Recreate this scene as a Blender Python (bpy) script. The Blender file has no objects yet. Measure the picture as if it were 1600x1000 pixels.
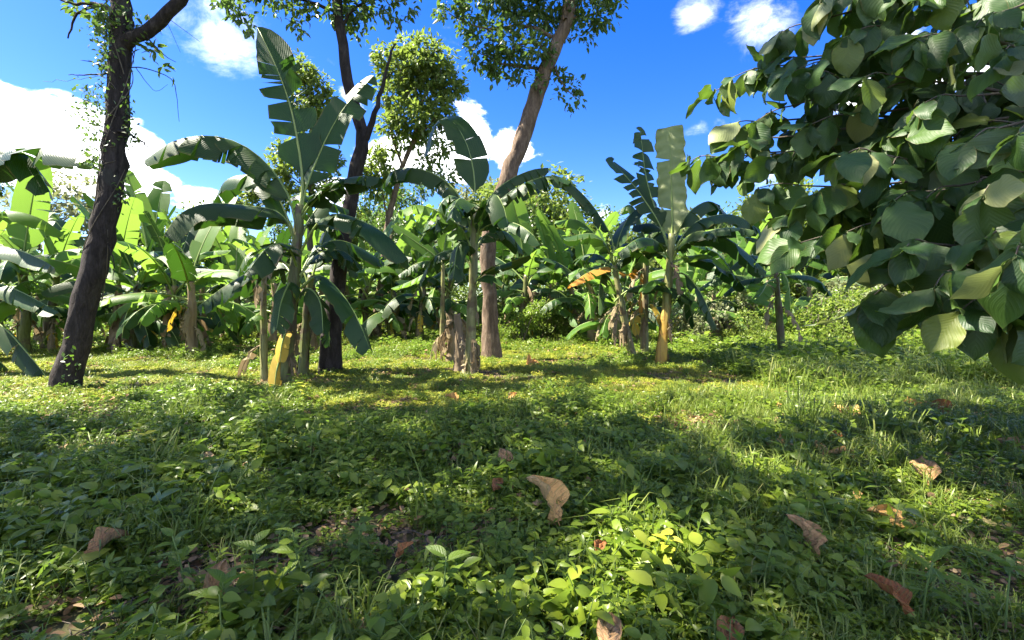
import bpy, math, random
import numpy as np
from mathutils import Vector, Matrix

SC = bpy.context.scene
COL = SC.collection
RNG = np.random.default_rng(7)
random.seed(7)

# ------------------------------------------------------------------ camera
F, CX, HY, CAMH = 733.0, 800.0, 480.0, 1.4      # focal length in photo pixels, centre column, horizon row, eye height
cam_d = bpy.data.cameras.new('camera')
cam = bpy.data.objects.new('camera', cam_d)
COL.objects.link(cam)
cam.location = (0, 0, CAMH)
cam.rotation_euler = (math.radians(90), 0, 0)
cam_d.sensor_width = 36
cam_d.lens = 36 * F / 1600
cam_d.shift_y = -(500 - HY) / 1600
cam_d.clip_start = 0.05
cam_d.clip_end = 3000
SC.camera = cam

# ------------------------------------------------------------------ light
SUN_EL, SUN_AZ = math.radians(54), math.atan2(-1.0, 0.05)    # high, to the left of the camera
SV = Vector((math.sin(SUN_AZ) * math.cos(SUN_EL), math.cos(SUN_AZ) * math.cos(SUN_EL), math.sin(SUN_EL)))
sun_d = bpy.data.lights.new('sun', 'SUN')
sun_d.energy = 5.0
sun_d.angle = math.radians(0.53)
sun_d.color = (1.0, 0.93, 0.78)
sun = bpy.data.objects.new('sun', sun_d)
COL.objects.link(sun)
sun.rotation_euler = (-SV).to_track_quat('-Z', 'Y').to_euler()
sun.location = (-20, -10, 30)
SC.view_settings.view_transform = 'Standard'
SC.view_settings.look = 'None'
SC.view_settings.gamma = 1.0
SC.view_settings.exposure = 2.5
SC.cycles.max_bounces = 8
SC.cycles.diffuse_bounces = 4
SC.cycles.glossy_bounces = 2
SC.cycles.transmission_bounces = 3
SC.cycles.use_denoising = True

# ------------------------------------------------------------------ world: sky with clouds
W = bpy.data.worlds.new('World')
SC.world = W
W.use_nodes = True
nt = W.node_tree
for n in list(nt.nodes):
    nt.nodes.remove(n)


class NB:
    """small helper for node trees"""
    def __init__(self, tree):
        self.t = tree

    def n(self, kind, **kw):
        nd = self.t.nodes.new(kind)
        for k, v in kw.items():
            setattr(nd, k, v)
        return nd

    def link(self, a, b):
        self.t.links.new(a, b)

    def put(self, sock, v):
        if hasattr(v, 'is_output') or isinstance(v, bpy.types.NodeSocket):
            self.t.links.new(v, sock)
        else:
            sock.default_value = v

    def math(self, op, a, b=0.0, c=0.0, clamp=False):
        nd = self.n('ShaderNodeMath', operation=op)
        nd.use_clamp = clamp
        self.put(nd.inputs[0], a)
        self.put(nd.inputs[1], b)
        self.put(nd.inputs[2], c)
        return nd.outputs[0]

    def vmath(self, op, a, b=(0, 0, 0)):
        nd = self.n('ShaderNodeVectorMath', operation=op)
        self.put(nd.inputs[0], a)
        self.put(nd.inputs[1], b)
        return nd.outputs['Value'] if op in ('LENGTH', 'DOT_PRODUCT', 'DISTANCE') else nd.outputs['Vector']

    def mix(self, fac, a, b, blend='MIX'):
        nd = self.n('ShaderNodeMix', data_type='RGBA', blend_type=blend)
        self.put(nd.inputs[0], fac)
        self.put(nd.inputs[6], a)
        self.put(nd.inputs[7], b)
        return nd.outputs[2]

    def ramp(self, v, lo, hi, a=0.0, b=1.0):
        nd = self.n('ShaderNodeMapRange', interpolation_type='SMOOTHSTEP')
        self.put(nd.inputs['Value'], v)
        nd.inputs['From Min'].default_value = lo
        nd.inputs['From Max'].default_value = hi
        nd.inputs['To Min'].default_value = a
        nd.inputs['To Max'].default_value = b
        return nd.outputs[0]

    def noise(self, vec, scale, detail=4, rough=0.55, dist=0.0):
        nd = self.n('ShaderNodeTexNoise')
        if vec is not None:
            self.link(vec, nd.inputs['Vector'])
        nd.inputs['Scale'].default_value = scale
        nd.inputs['Detail'].default_value = detail
        nd.inputs['Roughness'].default_value = rough
        nd.inputs['Distortion'].default_value = dist
        return nd.outputs[0]

    def curve(self, v, stops):
        nd = self.n('ShaderNodeValToRGB')
        self.put(nd.inputs[0], v)
        cr = nd.color_ramp
        while len(cr.elements) < len(stops):
            cr.elements.new(0.5)
        for e, (p, c) in zip(cr.elements, stops):
            e.position = p
            e.color = (*c, 1)
        return nd.outputs[0]


B = NB(nt)
sky = B.n('ShaderNodeTexSky', sky_type='NISHITA')
sky.sun_disc = False
sky.sun_elevation = SUN_EL
sky.sun_rotation = SUN_AZ
sky.air_density = 1.0
sky.dust_density = 0.35
sky.ozone_density = 2.6
sky.altitude = 100
hs = B.n('ShaderNodeHueSaturation')
hs.inputs['Saturation'].default_value = 1.42
hs.inputs['Hue'].default_value = 0.522
hs.inputs['Value'].default_value = 0.41
B.link(sky.outputs[0], hs.inputs['Color'])
tc = B.n('ShaderNodeTexCoord')
dirv = tc.outputs['Generated']
sep = B.n('ShaderNodeSeparateXYZ')
B.link(dirv, sep.inputs[0])
# cloud noise in a flattened dome so that the clouds lie in layers
flat = B.vmath('MULTIPLY', dirv, (1.0, 1.0, 1.9))
nz = B.noise(flat, 5.5, 9, 0.58, 0.35)
nz2 = B.noise(B.vmath('ADD', flat, (3.1, 1.7, 0.4)), 13.0, 7, 0.62, 0.2)
wisp = B.noise(B.vmath('MULTIPLY', dirv, (3.0, 3.0, 5.0)), 3.4, 10, 0.68, 0.35)


def blob(px, py, rx, ry, s):
    d = Vector(((px - CX) / F, 1.0, (HY - py) / F))
    k = d.length
    d.normalize()
    v = B.vmath('SUBTRACT', dirv, tuple(d))
    v = B.vmath('MULTIPLY', v, (F * k / rx, F * k / rx * 0.8, F * k / ry))
    l = B.vmath('LENGTH', v)
    return B.ramp(l, 0.0, 1.25, s, 0.0)


def total(lst):
    acc = lst[0]
    for x in lst[1:]:
        acc = B.math('MAXIMUM', acc, x)
    return acc


cum = total([blob(*b) for b in [(40, 190, 190, 90, 1.0), (-60, 160, 170, 90, 1.0), (205, 235, 80, 75, 0.95), (120, 265, 200, 70, 1.0),
                                (720, 225, 80, 85, 1.0), (800, 240, 60, 60, .95), (640, 250, 110, 60, .95), (545, 150, 60, 70, 0.72),
                                (520, 300, 80, 50, .8), (1360, 120, 120, 90, .8), (1530, 110, 150, 70, .75), (930, 330, 70, 40, .7),
                                (330, 310, 90, 40, .8), (1700, 250, 160, 90, .9)]])
wsp = total([blob(*b) for b in [(350, 60, 110, 75, 1.0), (440, 100, 80, 40, .9), (330, 10, 80, 50, .8), (1085, 20, 55, 40, .95), (1180, 40, 75, 60, 1.0),
                                (1090, 205, 35, 22, .6), (1210, 260, 90, 50, .9), (680, 60, 100, 40, .25), (1150, 190, 60, 25, .6)]])
edge = B.math('ADD', B.math('MULTIPLY', B.math('SUBTRACT', nz, 0.5), 1.5), B.math('MULTIPLY', B.math('SUBTRACT', nz2, 0.5), 0.55))
m_cum = B.ramp(B.math('ADD', cum, edge), 0.46, 0.66)
m_wsp = B.math('MULTIPLY', B.ramp(B.math('ADD', wsp, B.math('MULTIPLY', B.math('SUBTRACT', wisp, 0.5), 2.0)), 0.42, 1.7), 0.66)
# unseen cloud behind the camera, thickened to give the shade white fill light
back = B.ramp(sep.outputs['Y'], 0.15, -0.25)
m_fill = B.math('MULTIPLY', B.ramp(nz, 0.50, 0.62), B.math('MULTIPLY', back, 0.85))
mask = B.math('MAXIMUM', B.math('MAXIMUM', m_cum, m_wsp), m_fill)
up = B.ramp(sep.outputs['Z'], -0.02, 0.03)
mask = B.math('MULTIPLY', mask, up)
body = B.curve(nz2, [(0.30, (3.6, 3.9, 4.5)), (0.58, (6.0, 6.0, 6.0))])
skyc = B.mix(mask, hs.outputs[0], body)
bg = B.n('ShaderNodeBackground')
bg.inputs['Strength'].default_value = 0.15
B.link(skyc, bg.inputs['Color'])
wo = B.n('ShaderNodeOutputWorld')
B.link(bg.outputs[0], wo.inputs['Surface'])


# ------------------------------------------------------------------ helpers
def at(px, py, Y):
    """photo pixel and distance -> point"""
    return np.array([(px - CX) / F * Y, Y, CAMH - (py - HY) / F * Y])


def depth(py, z=0.0):
    """distance of a point of height z seen at photo row py"""
    return (CAMH - z) * F / (py - HY)


def gz(x, y):
    """ground height"""
    return (0.035 * np.sin(x * 0.9 + 1.0) * np.cos(y * 0.7) + 0.02 * np.sin(x * 2.3 + y * 1.9)
            + 0.06 * np.sin(x * 0.23 + 2) * np.sin(y * 0.19))


def ground_at(px, py):
    Y = depth(py)
    p = at(px, py, Y)
    p[2] = gz(p[0], p[1])
    return p


def mesh_from(name, V, T, mats, mi=None, uv=None, smooth=True):
    me = bpy.data.meshes.new(name)
    V = np.asarray(V, dtype=np.float32)
    T = np.asarray(T, dtype=np.int32)
    me.vertices.add(len(V))
    me.vertices.foreach_set('co', V.ravel())
    me.loops.add(len(T) * 3)
    me.loops.foreach_set('vertex_index', T.ravel())
    me.polygons.add(len(T))
    me.polygons.foreach_set('loop_start', np.arange(0, len(T) * 3, 3, dtype=np.int32))
    for m in mats:
        me.materials.append(m)
    if mi is not None:
        me.polygons.foreach_set('material_index', np.asarray(mi, dtype=np.int32))
    me.polygons.foreach_set('use_smooth', np.full(len(T), smooth, dtype=bool))
    if uv is not None:
        l = me.uv_layers.new(name='UVMap')
        l.data.foreach_set('uv', np.asarray(uv, dtype=np.float32)[T.ravel()].ravel())
    me.update(calc_edges=True)
    return me


class Acc:
    """collects triangles of one mesh"""
    def __init__(self):
        self.V, self.T, self.M, self.U, self.n = [], [], [], [], 0

    def add(self, V, T, m=0, U=None):
        V = np.asarray(V, float)
        T = np.asarray(T, int)
        self.V.append(V)
        self.T.append(T + self.n)
        self.M.append(np.full(len(T), m))
        self.U.append(np.zeros((len(V), 2)) if U is None else np.asarray(U, float))
        self.n += len(V)

    def mesh(self, name, mats, smooth=True):
        return mesh_from(name, np.concatenate(self.V), np.concatenate(self.T), mats, np.concatenate(self.M), np.concatenate(self.U), smooth)


def link(name, me, parent=None, loc=(0, 0, 0), rot=None, scale=1.0, mat4=None):
    o = bpy.data.objects.new(name, me)
    COL.objects.link(o)
    o.parent = parent
    if mat4 is not None:
        o.matrix_local = mat4
    else:
        o.location = loc
        if rot is not None:
            o.rotation_euler = rot
        o.scale = (scale,) * 3 if np.isscalar(scale) else scale
    return o


def empty(name, loc, label, cat, group=None):
    o = bpy.data.objects.new(name, None)
    COL.objects.link(o)
    o.location = [float(v) for v in loc]
    o.empty_display_size = 0.2
    o['label'] = label
    o['category'] = cat
    if group:
        o['group'] = group
    return o


def tag(o, label, cat, group=None, kind=None):
    o['label'] = label
    if cat:
        o['category'] = cat
    if group:
        o['group'] = group
    if kind:
        o['kind'] = kind
    return o


def nrm(v):
    v = np.asarray(v, float)
    return v / (np.linalg.norm(v, axis=-1, keepdims=True) + 1e-9)


def spline(P, n):
    """smooth resampling through the points P"""
    P = np.asarray(P, float)
    k = len(P)
    if k == 2:
        t = np.linspace(0, 1, n)[:, None]
        return P[0] * (1 - t) + P[1] * t
    Q = np.vstack([2 * P[0] - P[1], P, 2 * P[-1] - P[-2]])
    s = np.linspace(0, k - 1, n)
    i = np.minimum(s.astype(int), k - 2)
    t = (s - i)[:, None]
    p0, p1, p2, p3 = Q[i], Q[i + 1], Q[i + 2], Q[i + 3]
    C = 0.5 * (2 * p1 + (p2 - p0) * t + (2 * p0 - 5 * p1 + 4 * p2 - p3) * t ** 2 + (3 * p1 - p0 - 3 * p2 + p3) * t ** 3)
    d = np.concatenate([[0], np.cumsum(np.linalg.norm(np.diff(C, axis=0), axis=1))])
    u = np.linspace(0, d[-1], n)
    return np.stack([np.interp(u, d, C[:, a]) for a in range(3)], 1)


def tube(P, R, sides=8, rough=0.0, rng=RNG, cap=True, squash=None):
    P = np.asarray(P, float)
    n = len(P)
    R = np.interp(np.linspace(0, 1, n), np.linspace(0, 1, len(R)), R) if len(R) != n else np.asarray(R, float)
    T = nrm(np.gradient(P, axis=0))
    ref = np.array([1.0, 0.05, 0]) if abs(T[0][0]) < 0.8 else np.array([0, 1.0, 0.05])
    A = nrm(np.cross(T, ref))
    for i in range(1, n):
        a = A[i - 1] - T[i] * (A[i - 1] @ T[i])
        A[i] = a / (np.linalg.norm(a) + 1e-9)
    Bv = np.cross(T, A)
    ang = np.linspace(0, 2 * math.pi, sides, endpoint=False)
    rr = R[:, None] * (1 + rough * rng.normal(size=(n, sides)))
    V = P[:, None, :] + rr[..., None] * (np.cos(ang)[None, :, None] * A[:, None, :] + np.sin(ang)[None, :, None] * Bv[:, None, :])
    V = V.reshape(-1, 3)
    i = np.arange(n - 1)[:, None] * sides
    j = np.arange(sides)[None, :]
    k = (j + 1) % sides
    a, b, c, d = i + j, i + k, i + sides + k, i + sides + j
    T1 = np.stack([a, b, c], -1).reshape(-1, 3)
    T2 = np.stack([a, c, d], -1).reshape(-1, 3)
    Tr = np.vstack([T1, T2])
    L = np.concatenate([[0], np.cumsum(np.linalg.norm(np.diff(P, axis=0), axis=1))])
    U = np.stack([np.repeat(L, sides), np.tile(ang / 6.2832, n)], 1)
    if cap:
        V = np.vstack([V, P[-1][None]])
        U = np.vstack([U, [[L[-1], 0]]])
        e = (n - 1) * sides
        Tr = np.vstack([Tr, np.stack([e + np.arange(sides), e + (np.arange(sides) + 1) % sides, np.full(sides, n * sides)], 1)])
    return V, Tr, U


def stamp(acc, tv, tt, P, R, S, m=0, U=None):
    """copies of the template (tv, tt) at P with rotations R (n,3,3) and sizes S"""
    n = len(P)
    V = np.einsum('nij,kj->nki', R, tv) * np.asarray(S).reshape(n, 1, -1) + np.asarray(P)[:, None, :]
    T = tt[None] + (np.arange(n) * len(tv))[:, None, None]
    acc.add(V.reshape(-1, 3), T.reshape(-1, 3), m, None if U is None else np.tile(U, (n, 1)))


def frames(D, N):
    """rotation matrices with local +Y along D and +Z near N"""
    Y = nrm(D)
    X = nrm(np.cross(Y, N))
    Z = np.cross(X, Y)
    return np.stack([X, Y, Z], -1)


def leaf_template(width, fold=0.12, droop=0.15, kind='ovate', stations=4):
    """a leaf of length 1 along +Y, folded at the midrib"""
    t = np.linspace(0, 1, stations + 1)
    if kind == 'ovate':
        w = np.sin(np.pi * t ** 0.8) ** 0.85
    elif kind == 'obovate':
        w = np.sin(np.pi * t ** 1.35) ** 0.75
    elif kind == 'lance':
        w = np.sin(np.pi * t ** 0.75)
    else:
        w = 1 - t ** 2
    w = np.clip(w, 0, None) * width / 2
    V, T = [], []
    for i, (a, b) in enumerate(zip(t, w)):
        z = -droop * a * a
        V += [(0, a, z), (-b, a - 0.02, z + fold * b * 2), (b, a - 0.02, z + fold * b * 2)]
    for i in range(stations):
        p, q = i * 3, i * 3 + 3
        if i == 0:
            T += [(p, q, q + 1), (p, q + 2, q)]
        elif i == stations - 1:
            T += [(p, q, p + 1), (p, p + 2, q)]
        else:
            T += [(p, q, q + 1), (p, q + 1, p + 1), (p, q + 2, q), (p, p + 2, q + 2)]
    return np.array(V, float), np.array(T)


# ------------------------------------------------------------------ materials
def new_mat(name):
    m = bpy.data.materials.new(name)
    m.use_nodes = True
    t = m.node_tree
    for n in list(t.nodes):
        t.nodes.remove(n)
    return m, NB(t)


def bump(b, h, strength, dist=0.01):
    nd = b.n('ShaderNodeBump')
    nd.inputs['Strength'].default_value = strength
    nd.inputs['Distance'].default_value = dist
    b.link(h, nd.inputs['Height'])
    return nd.outputs[0]


def leaf_mat(name, stops, trans=(0.22, 0.40, 0.04), tw=0.35, rough=0.42, spec=0.4, under=None, kind='island', veins=None, blot=0.25, vb=0.3, vc=0.12, slant=0.12, lo=0.2, spots=None):
    m, b = new_mat(name)
    g = b.n('ShaderNodeNewGeometry')
    oi = b.n('ShaderNodeObjectInfo')
    tcn = b.n('ShaderNodeTexCoord')
    if kind == 'island':
        r = b.math('FRACT', b.math('ADD', b.math('MULTIPLY', g.outputs['Random Per Island'], 0.75), b.math('MULTIPLY', oi.outputs['Random'], 0.25)))
    else:
        r = oi.outputs['Random']
    col = b.curve(r, stops)
    nz = b.noise(g.outputs['Position'], 1.1, 3, 0.5)
    col = b.mix(b.ramp(nz, 0.35, 0.7, 0.0, blot), col, (0.10, 0.13, 0.02, 1))
    if spots is not None:
        sn = b.noise(tcn.outputs['Object'], spots[0], 5, 0.65, 0.5)
        col = b.mix(b.ramp(sn, 0.48, 0.68, 0, spots[2]), col, (*spots[1], 1))
    if under is not None:
        col = b.mix(b.math('MULTIPLY', g.outputs['Backfacing'], 0.75), col, (*under, 1))
    nrmo = None
    if veins is not None:
        uvn = b.n('ShaderNodeUVMap')
        s = b.n('ShaderNodeSeparateXYZ')
        b.link(uvn.outputs[0], s.inputs[0])
        ph = b.math('ADD', b.math('MULTIPLY', s.outputs[0], veins), b.math('MULTIPLY', b.math('ABSOLUTE', s.outputs[1]), -veins * slant))
        wv = b.math('SINE', ph)
        fine = b.math('SINE', b.math('MULTIPLY', ph, 2.7))
        hgt = b.math('ADD', wv, b.math('MULTIPLY', fine, 0.4))
        nrmo = bump(b, hgt, vb, 0.004)
        col = b.mix(b.ramp(wv, lo, 1.0, 0.0, vc), col, (0.10, 0.17, 0.045, 1))
        rim = b.ramp(b.math('ADD', b.math('ABSOLUTE', s.outputs[1]), b.math('MULTIPLY', b.math('SUBTRACT', b.noise(g.outputs['Position'], 7, 3), 0.5), 0.35)), 0.93, 1.08, 0.0, 0.8)
        col = b.mix(rim, col, (0.16, 0.11, 0.03, 1))
    p = b.n('ShaderNodeBsdfPrincipled')
    b.link(col, p.inputs['Base Color'])
    p.inputs['Roughness'].default_value = rough
    p.inputs['Specular IOR Level'].default_value = spec
    tr = b.n('ShaderNodeBsdfTranslucent')
    tcol = b.mix(0.55, col, (*trans, 1))
    b.link(tcol, tr.inputs['Color'])
    if nrmo is not None:
        b.link(nrmo, p.inputs['Normal'])
        b.link(nrmo, tr.inputs['Normal'])
    mx = b.n('ShaderNodeMixShader')
    mx.inputs[0].default_value = tw
    b.link(p.outputs[0], mx.inputs[1])
    b.link(tr.outputs[0], mx.inputs[2])
    o = b.n('ShaderNodeOutputMaterial')
    b.link(mx.outputs[0], o.inputs['Surface'])
    return m


def solid_mat(name, stops, scale=6.0, stretch=(1, 1, 0.2), rough=0.85, bmp=0.5, bd=0.02, coords='Object', spec=0.2, warp=0.6, extra=None, upper=None):
    m, b = new_mat(name)
    tcn = b.n('ShaderNodeTexCoord')
    v = b.vmath('MULTIPLY', tcn.outputs[coords], stretch)
    n1 = b.noise(v, scale, 6, 0.62, warp)
    n2 = b.noise(v, scale * 5, 4, 0.6)
    h = b.math('ADD', b.math('MULTIPLY', n1, 0.7), b.math('MULTIPLY', n2, 0.3))
    col = b.curve(h, stops)
    if extra is not None:
        n3 = b.noise(tcn.outputs[coords], extra[0], 4, 0.55, 0.4)
        col = b.mix(b.ramp(n3, extra[1], extra[1] + 0.1, 0, extra[3]), col, (*extra[2], 1))
    if upper is not None:
        sz = b.n('ShaderNodeSeparateXYZ')
        b.link(tcn.outputs['Object'], sz.inputs[0])
        zz = b.math('ADD', sz.outputs[2], b.math('MULTIPLY', b.math('SUBTRACT', n1, 0.5), 0.9))
        col = b.mix(b.ramp(zz, upper[0], upper[1]), col, b.curve(h, upper[2]))
    p = b.n('ShaderNodeBsdfPrincipled')
    b.link(col, p.inputs['Base Color'])
    p.inputs['Roughness'].default_value = rough
    p.inputs['Specular IOR Level'].default_value = spec
    b.link(bump(b, h, bmp, bd), p.inputs['Normal'])
    o = b.n('ShaderNodeOutputMaterial')
    b.link(p.outputs[0], o.inputs['Surface'])
    return m


G = lambda *a: a
M_blade = leaf_mat('banana_blade', [(0.0, (0.008, 0.028, 0.007)), (0.5, (0.012, 0.040, 0.009)), (1.0, (0.022, 0.058, 0.012))],
                   trans=(0.08, 0.22, 0.010), tw=0.20, rough=0.40, spec=0.25, under=(0.020, 0.052, 0.018), kind='object', veins=420.0, blot=0.2)
M_bladepale = leaf_mat('banana_blade_pale', [(0.0, (0.24, 0.27, 0.10)), (1.0, (0.28, 0.31, 0.12))],
                       trans=(0.34, 0.42, 0.10), tw=0.30, rough=0.45, spec=0.4, kind='object', veins=420.0, blot=0.3)  # one leaf's pale blade, colour brightened to stand for sun on it
M_bladelite = leaf_mat('banana_blade_young', [(0.0, (0.050, 0.125, 0.016)), (1.0, (0.085, 0.170, 0.022))],
                       trans=(0.28, 0.50, 0.03), tw=0.42, rough=0.42, spec=0.25, under=(0.12, 0.20, 0.07), kind='object', veins=420.0, blot=0.2)
M_bladeyel = leaf_mat('banana_blade_yellow', [(0.0, (0.50, 0.33, 0.03)), (1.0, (0.58, 0.40, 0.05))],
                      trans=(0.75, 0.45, 0.03), tw=0.35, rough=0.5, spec=0.3, kind='object', veins=420.0, blot=0.4)
M_bladeora = leaf_mat('banana_blade_orange', [(0.0, (0.42, 0.17, 0.03)), (1.0, (0.50, 0.25, 0.04))],
                      trans=(0.7, 0.30, 0.03), tw=0.35, rough=0.6, spec=0.25, kind='object', veins=420.0, blot=0.4)
M_bladedry = leaf_mat('banana_blade_dry', [(0.0, (0.16, 0.11, 0.065)), (0.6, (0.24, 0.18, 0.11)), (1.0, (0.32, 0.26, 0.17))],
                      trans=(0.30, 0.20, 0.10), tw=0.2, rough=0.8, spec=0.15, kind='object', veins=420.0, blot=0.15)
M_rib = leaf_mat('banana_midrib', [(0.0, (0.17, 0.25, 0.06)), (1.0, (0.26, 0.32, 0.09))], tw=0.1, rough=0.4, kind='object')
M_ribdry = solid_mat('banana_midrib_dry', [(0.3, (0.14, 0.10, 0.06)), (0.7, (0.28, 0.21, 0.13))], rough=0.85)
M_stem = solid_mat('banana_stem', [(0.30, (0.035, 0.026, 0.014)), (0.42, (0.075, 0.075, 0.022)), (0.55, (0.11, 0.13, 0.035)), (0.70, (0.18, 0.18, 0.06))],
                   scale=5.0, stretch=(2.2, 2.2, 0.22), rough=0.5, bmp=0.5, bd=0.02, spec=0.4, extra=(2.6, 0.48, (0.075, 0.05, 0.03), 0.9))
M_stemyel = solid_mat('banana_stem_yellow', [(0.30, (0.14, 0.07, 0.02)), (0.45, (0.33, 0.19, 0.035)), (0.62, (0.45, 0.29, 0.05)), (0.75, (0.36, 0.30, 0.10))],
                      scale=5.0, stretch=(2.2, 2.2, 0.25), rough=0.5, bmp=0.5, bd=0.02, spec=0.35, extra=(3.0, 0.54, (0.26, 0.11, 0.03), 0.85),
                      upper=(0.9, 1.7, [(0.30, (0.09, 0.08, 0.03)), (0.5, (0.19, 0.20, 0.06)), (0.7, (0.33, 0.31, 0.14))]))
M_stempale = solid_mat('banana_stem_pale', [(0.30, (0.10, 0.085, 0.035)), (0.5, (0.19, 0.19, 0.07)), (0.7, (0.31, 0.27, 0.14))],
                       scale=5.0, stretch=(2.2, 2.2, 0.25), rough=0.55, bmp=0.5, bd=0.02, spec=0.35, extra=(2.5, 0.50, (0.10, 0.065, 0.035), 0.85))
M_barkdark = solid_mat('bark_dark', [(0.30, (0.010, 0.008, 0.008)), (0.5, (0.030, 0.024, 0.022)), (0.7, (0.065, 0.054, 0.050))],
                       scale=7.0, stretch=(1.6, 1.6, 0.45), rough=0.95, bmp=0.9, bd=0.05, extra=(1.6, 0.58, (0.055, 0.055, 0.048), 0.5))
M_barklite = solid_mat('bark_light', [(0.32, (0.045, 0.032, 0.024)), (0.5, (0.125, 0.088, 0.062)), (0.68, (0.24, 0.18, 0.13))],
                       scale=6.0, stretch=(1.6, 1.6, 0.4), rough=0.95, bmp=0.9, bd=0.05, extra=(1.3, 0.56, (0.26, 0.21, 0.17), 0.6))
M_twig = solid_mat('twig_bark', [(0.3, (0.05, 0.042, 0.032)), (0.7, (0.15, 0.125, 0.095))], scale=14, rough=0.9)
M_twiggreen = solid_mat('green_stalk', [(0.3, (0.07, 0.12, 0.03)), (0.7, (0.16, 0.22, 0.06))], scale=14, rough=0.6)
M_treeleaf = leaf_mat('tree_leaf', [(0.0, (0.022, 0.052, 0.010)), (0.5, (0.040, 0.080, 0.012)), (0.85, (0.065, 0.110, 0.016)), (1.0, (0.12, 0.14, 0.022))],
                      tw=0.28, rough=0.42, spec=0.4, under=(0.085, 0.13, 0.05))
M_treelite = leaf_mat('tree_leaf_light', [(0.0, (0.055, 0.095, 0.012)), (0.6, (0.10, 0.15, 0.018)), (1.0, (0.18, 0.20, 0.03))],
                      trans=(0.34, 0.48, 0.05), tw=0.35, rough=0.45, spec=0.35, under=(0.13, 0.17, 0.06))
M_treegrey = leaf_mat('tree_leaf_grey', [(0.0, (0.085, 0.115, 0.055)), (0.6, (0.15, 0.17, 0.085)), (1.0, (0.25, 0.24, 0.15))],
                      trans=(0.34, 0.38, 0.12), tw=0.3, rough=0.6, spec=0.25)
M_teak = leaf_mat('teak_leaf', [(0.0, (0.018, 0.046, 0.011)), (0.45, (0.034, 0.076, 0.015)), (0.8, (0.062, 0.115, 0.020)), (1.0, (0.14, 0.17, 0.028))],
                  trans=(0.20, 0.36, 0.03), tw=0.28, rough=0.46, spec=0.32, under=(0.075, 0.112, 0.042), kind='object', veins=70.0, blot=0.1, vb=0.2, vc=0.3, slant=0.38, lo=0.86)
M_teakmass = leaf_mat('teak_leaf_mass', [(0.0, (0.018, 0.046, 0.013)), (0.55, (0.028, 0.066, 0.016)), (0.9, (0.045, 0.092, 0.020)), (1.0, (0.10, 0.14, 0.028))],
                      trans=(0.20, 0.36, 0.03), tw=0.28, rough=0.46, spec=0.32, under=(0.075, 0.112, 0.042), veins=70.0, blot=0.1, vb=0.2, vc=0.3, slant=0.38, lo=0.86)
M_teakpale = leaf_mat('teak_leaf_pale', [(0.0, (0.20, 0.24, 0.10)), (1.0, (0.30, 0.30, 0.13))], trans=(0.35, 0.42, 0.08), tw=0.3, rough=0.5, spec=0.35,
                      under=(0.24, 0.27, 0.14), kind='object', veins=70.0, vb=0.2, vc=0.3, slant=0.38, lo=0.86)
M_weed = leaf_mat('weed_leaf', [(0.0, (0.068, 0.110, 0.009)), (0.45, (0.115, 0.170, 0.013)), (0.8, (0.165, 0.215, 0.018)), (1.0, (0.23, 0.25, 0.035))],
                  trans=(0.26, 0.46, 0.04), tw=0.36, rough=0.38, spec=0.32, under=(0.13, 0.18, 0.04), blot=0.3)
M_weedbig = leaf_mat('weed_leaf_veined', [(0.0, (0.060, 0.105, 0.010)), (0.45, (0.100, 0.160, 0.014)), (1.0, (0.145, 0.205, 0.020))],
                     trans=(0.26, 0.46, 0.04), tw=0.38, rough=0.45, spec=0.35, under=(0.13, 0.18, 0.045), kind='object', veins=48.0, vb=0.35, vc=0.3, slant=0.3, lo=0.8)
M_weedsunlit = leaf_mat('weed_leaf_sunlit', [(0.0, (0.20, 0.23, 0.018)), (0.5, (0.31, 0.32, 0.028)), (0.9, (0.40, 0.37, 0.06)), (1.0, (0.48, 0.39, 0.15))],
                      trans=(0.36, 0.50, 0.05), tw=0.36, rough=0.5, spec=0.3, blot=0.25)  # drier weed copy with sunlight put into its brighter, yellower colour
M_grass = leaf_mat('grass_blade', [(0.0, (0.080, 0.125, 0.016)), (0.6, (0.135, 0.18, 0.028)), (0.9, (0.23, 0.23, 0.06)), (1.0, (0.36, 0.30, 0.13))],
                   trans=(0.32, 0.46, 0.06), tw=0.3, rough=0.45, spec=0.35, blot=0.2)
M_dry = leaf_mat('dry_leaf', [(0.0, (0.50, 0.25, 0.075)), (0.5, (0.58, 0.32, 0.105)), (1.0, (0.62, 0.38, 0.15))], trans=(0.45, 0.25, 0.10), tw=0.15, rough=0.75,
                 spec=0.2, under=(0.46, 0.29, 0.13), kind='object', veins=44.0, blot=0.0, vb=0.6, vc=0.35, slant=0.35, lo=0.7, spots=(7.0, (0.13, 0.07, 0.03), 0.35))
M_dryrust = leaf_mat('dry_leaf_rust', [(0.0, (0.24, 0.085, 0.03)), (1.0, (0.34, 0.15, 0.06))], trans=(0.5, 0.2, 0.06), tw=0.2, rough=0.7,
                     spec=0.2, kind='object', veins=44.0, blot=0.0, vb=0.6, vc=0.35, slant=0.35, lo=0.7, spots=(7.0, (0.13, 0.07, 0.03), 0.75))
M_drygrey = leaf_mat('dry_leaf_grey', [(0.0, (0.38, 0.21, 0.095)), (1.0, (0.50, 0.31, 0.16))], trans=(0.4, 0.3, 0.2), tw=0.15, rough=0.8,
                     spec=0.2, kind='object', veins=44.0, blot=0.0, vb=0.6, vc=0.35, slant=0.35, lo=0.7, spots=(7.0, (0.13, 0.07, 0.03), 0.75))
M_litter = leaf_mat('leaf_litter', [(0.0, (0.10, 0.06, 0.03)), (0.5, (0.22, 0.14, 0.07)), (1.0, (0.38, 0.27, 0.15))], trans=(0.3, 0.18, 0.08), tw=0.12, rough=0.8, spec=0.15, blot=0.0)
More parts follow.
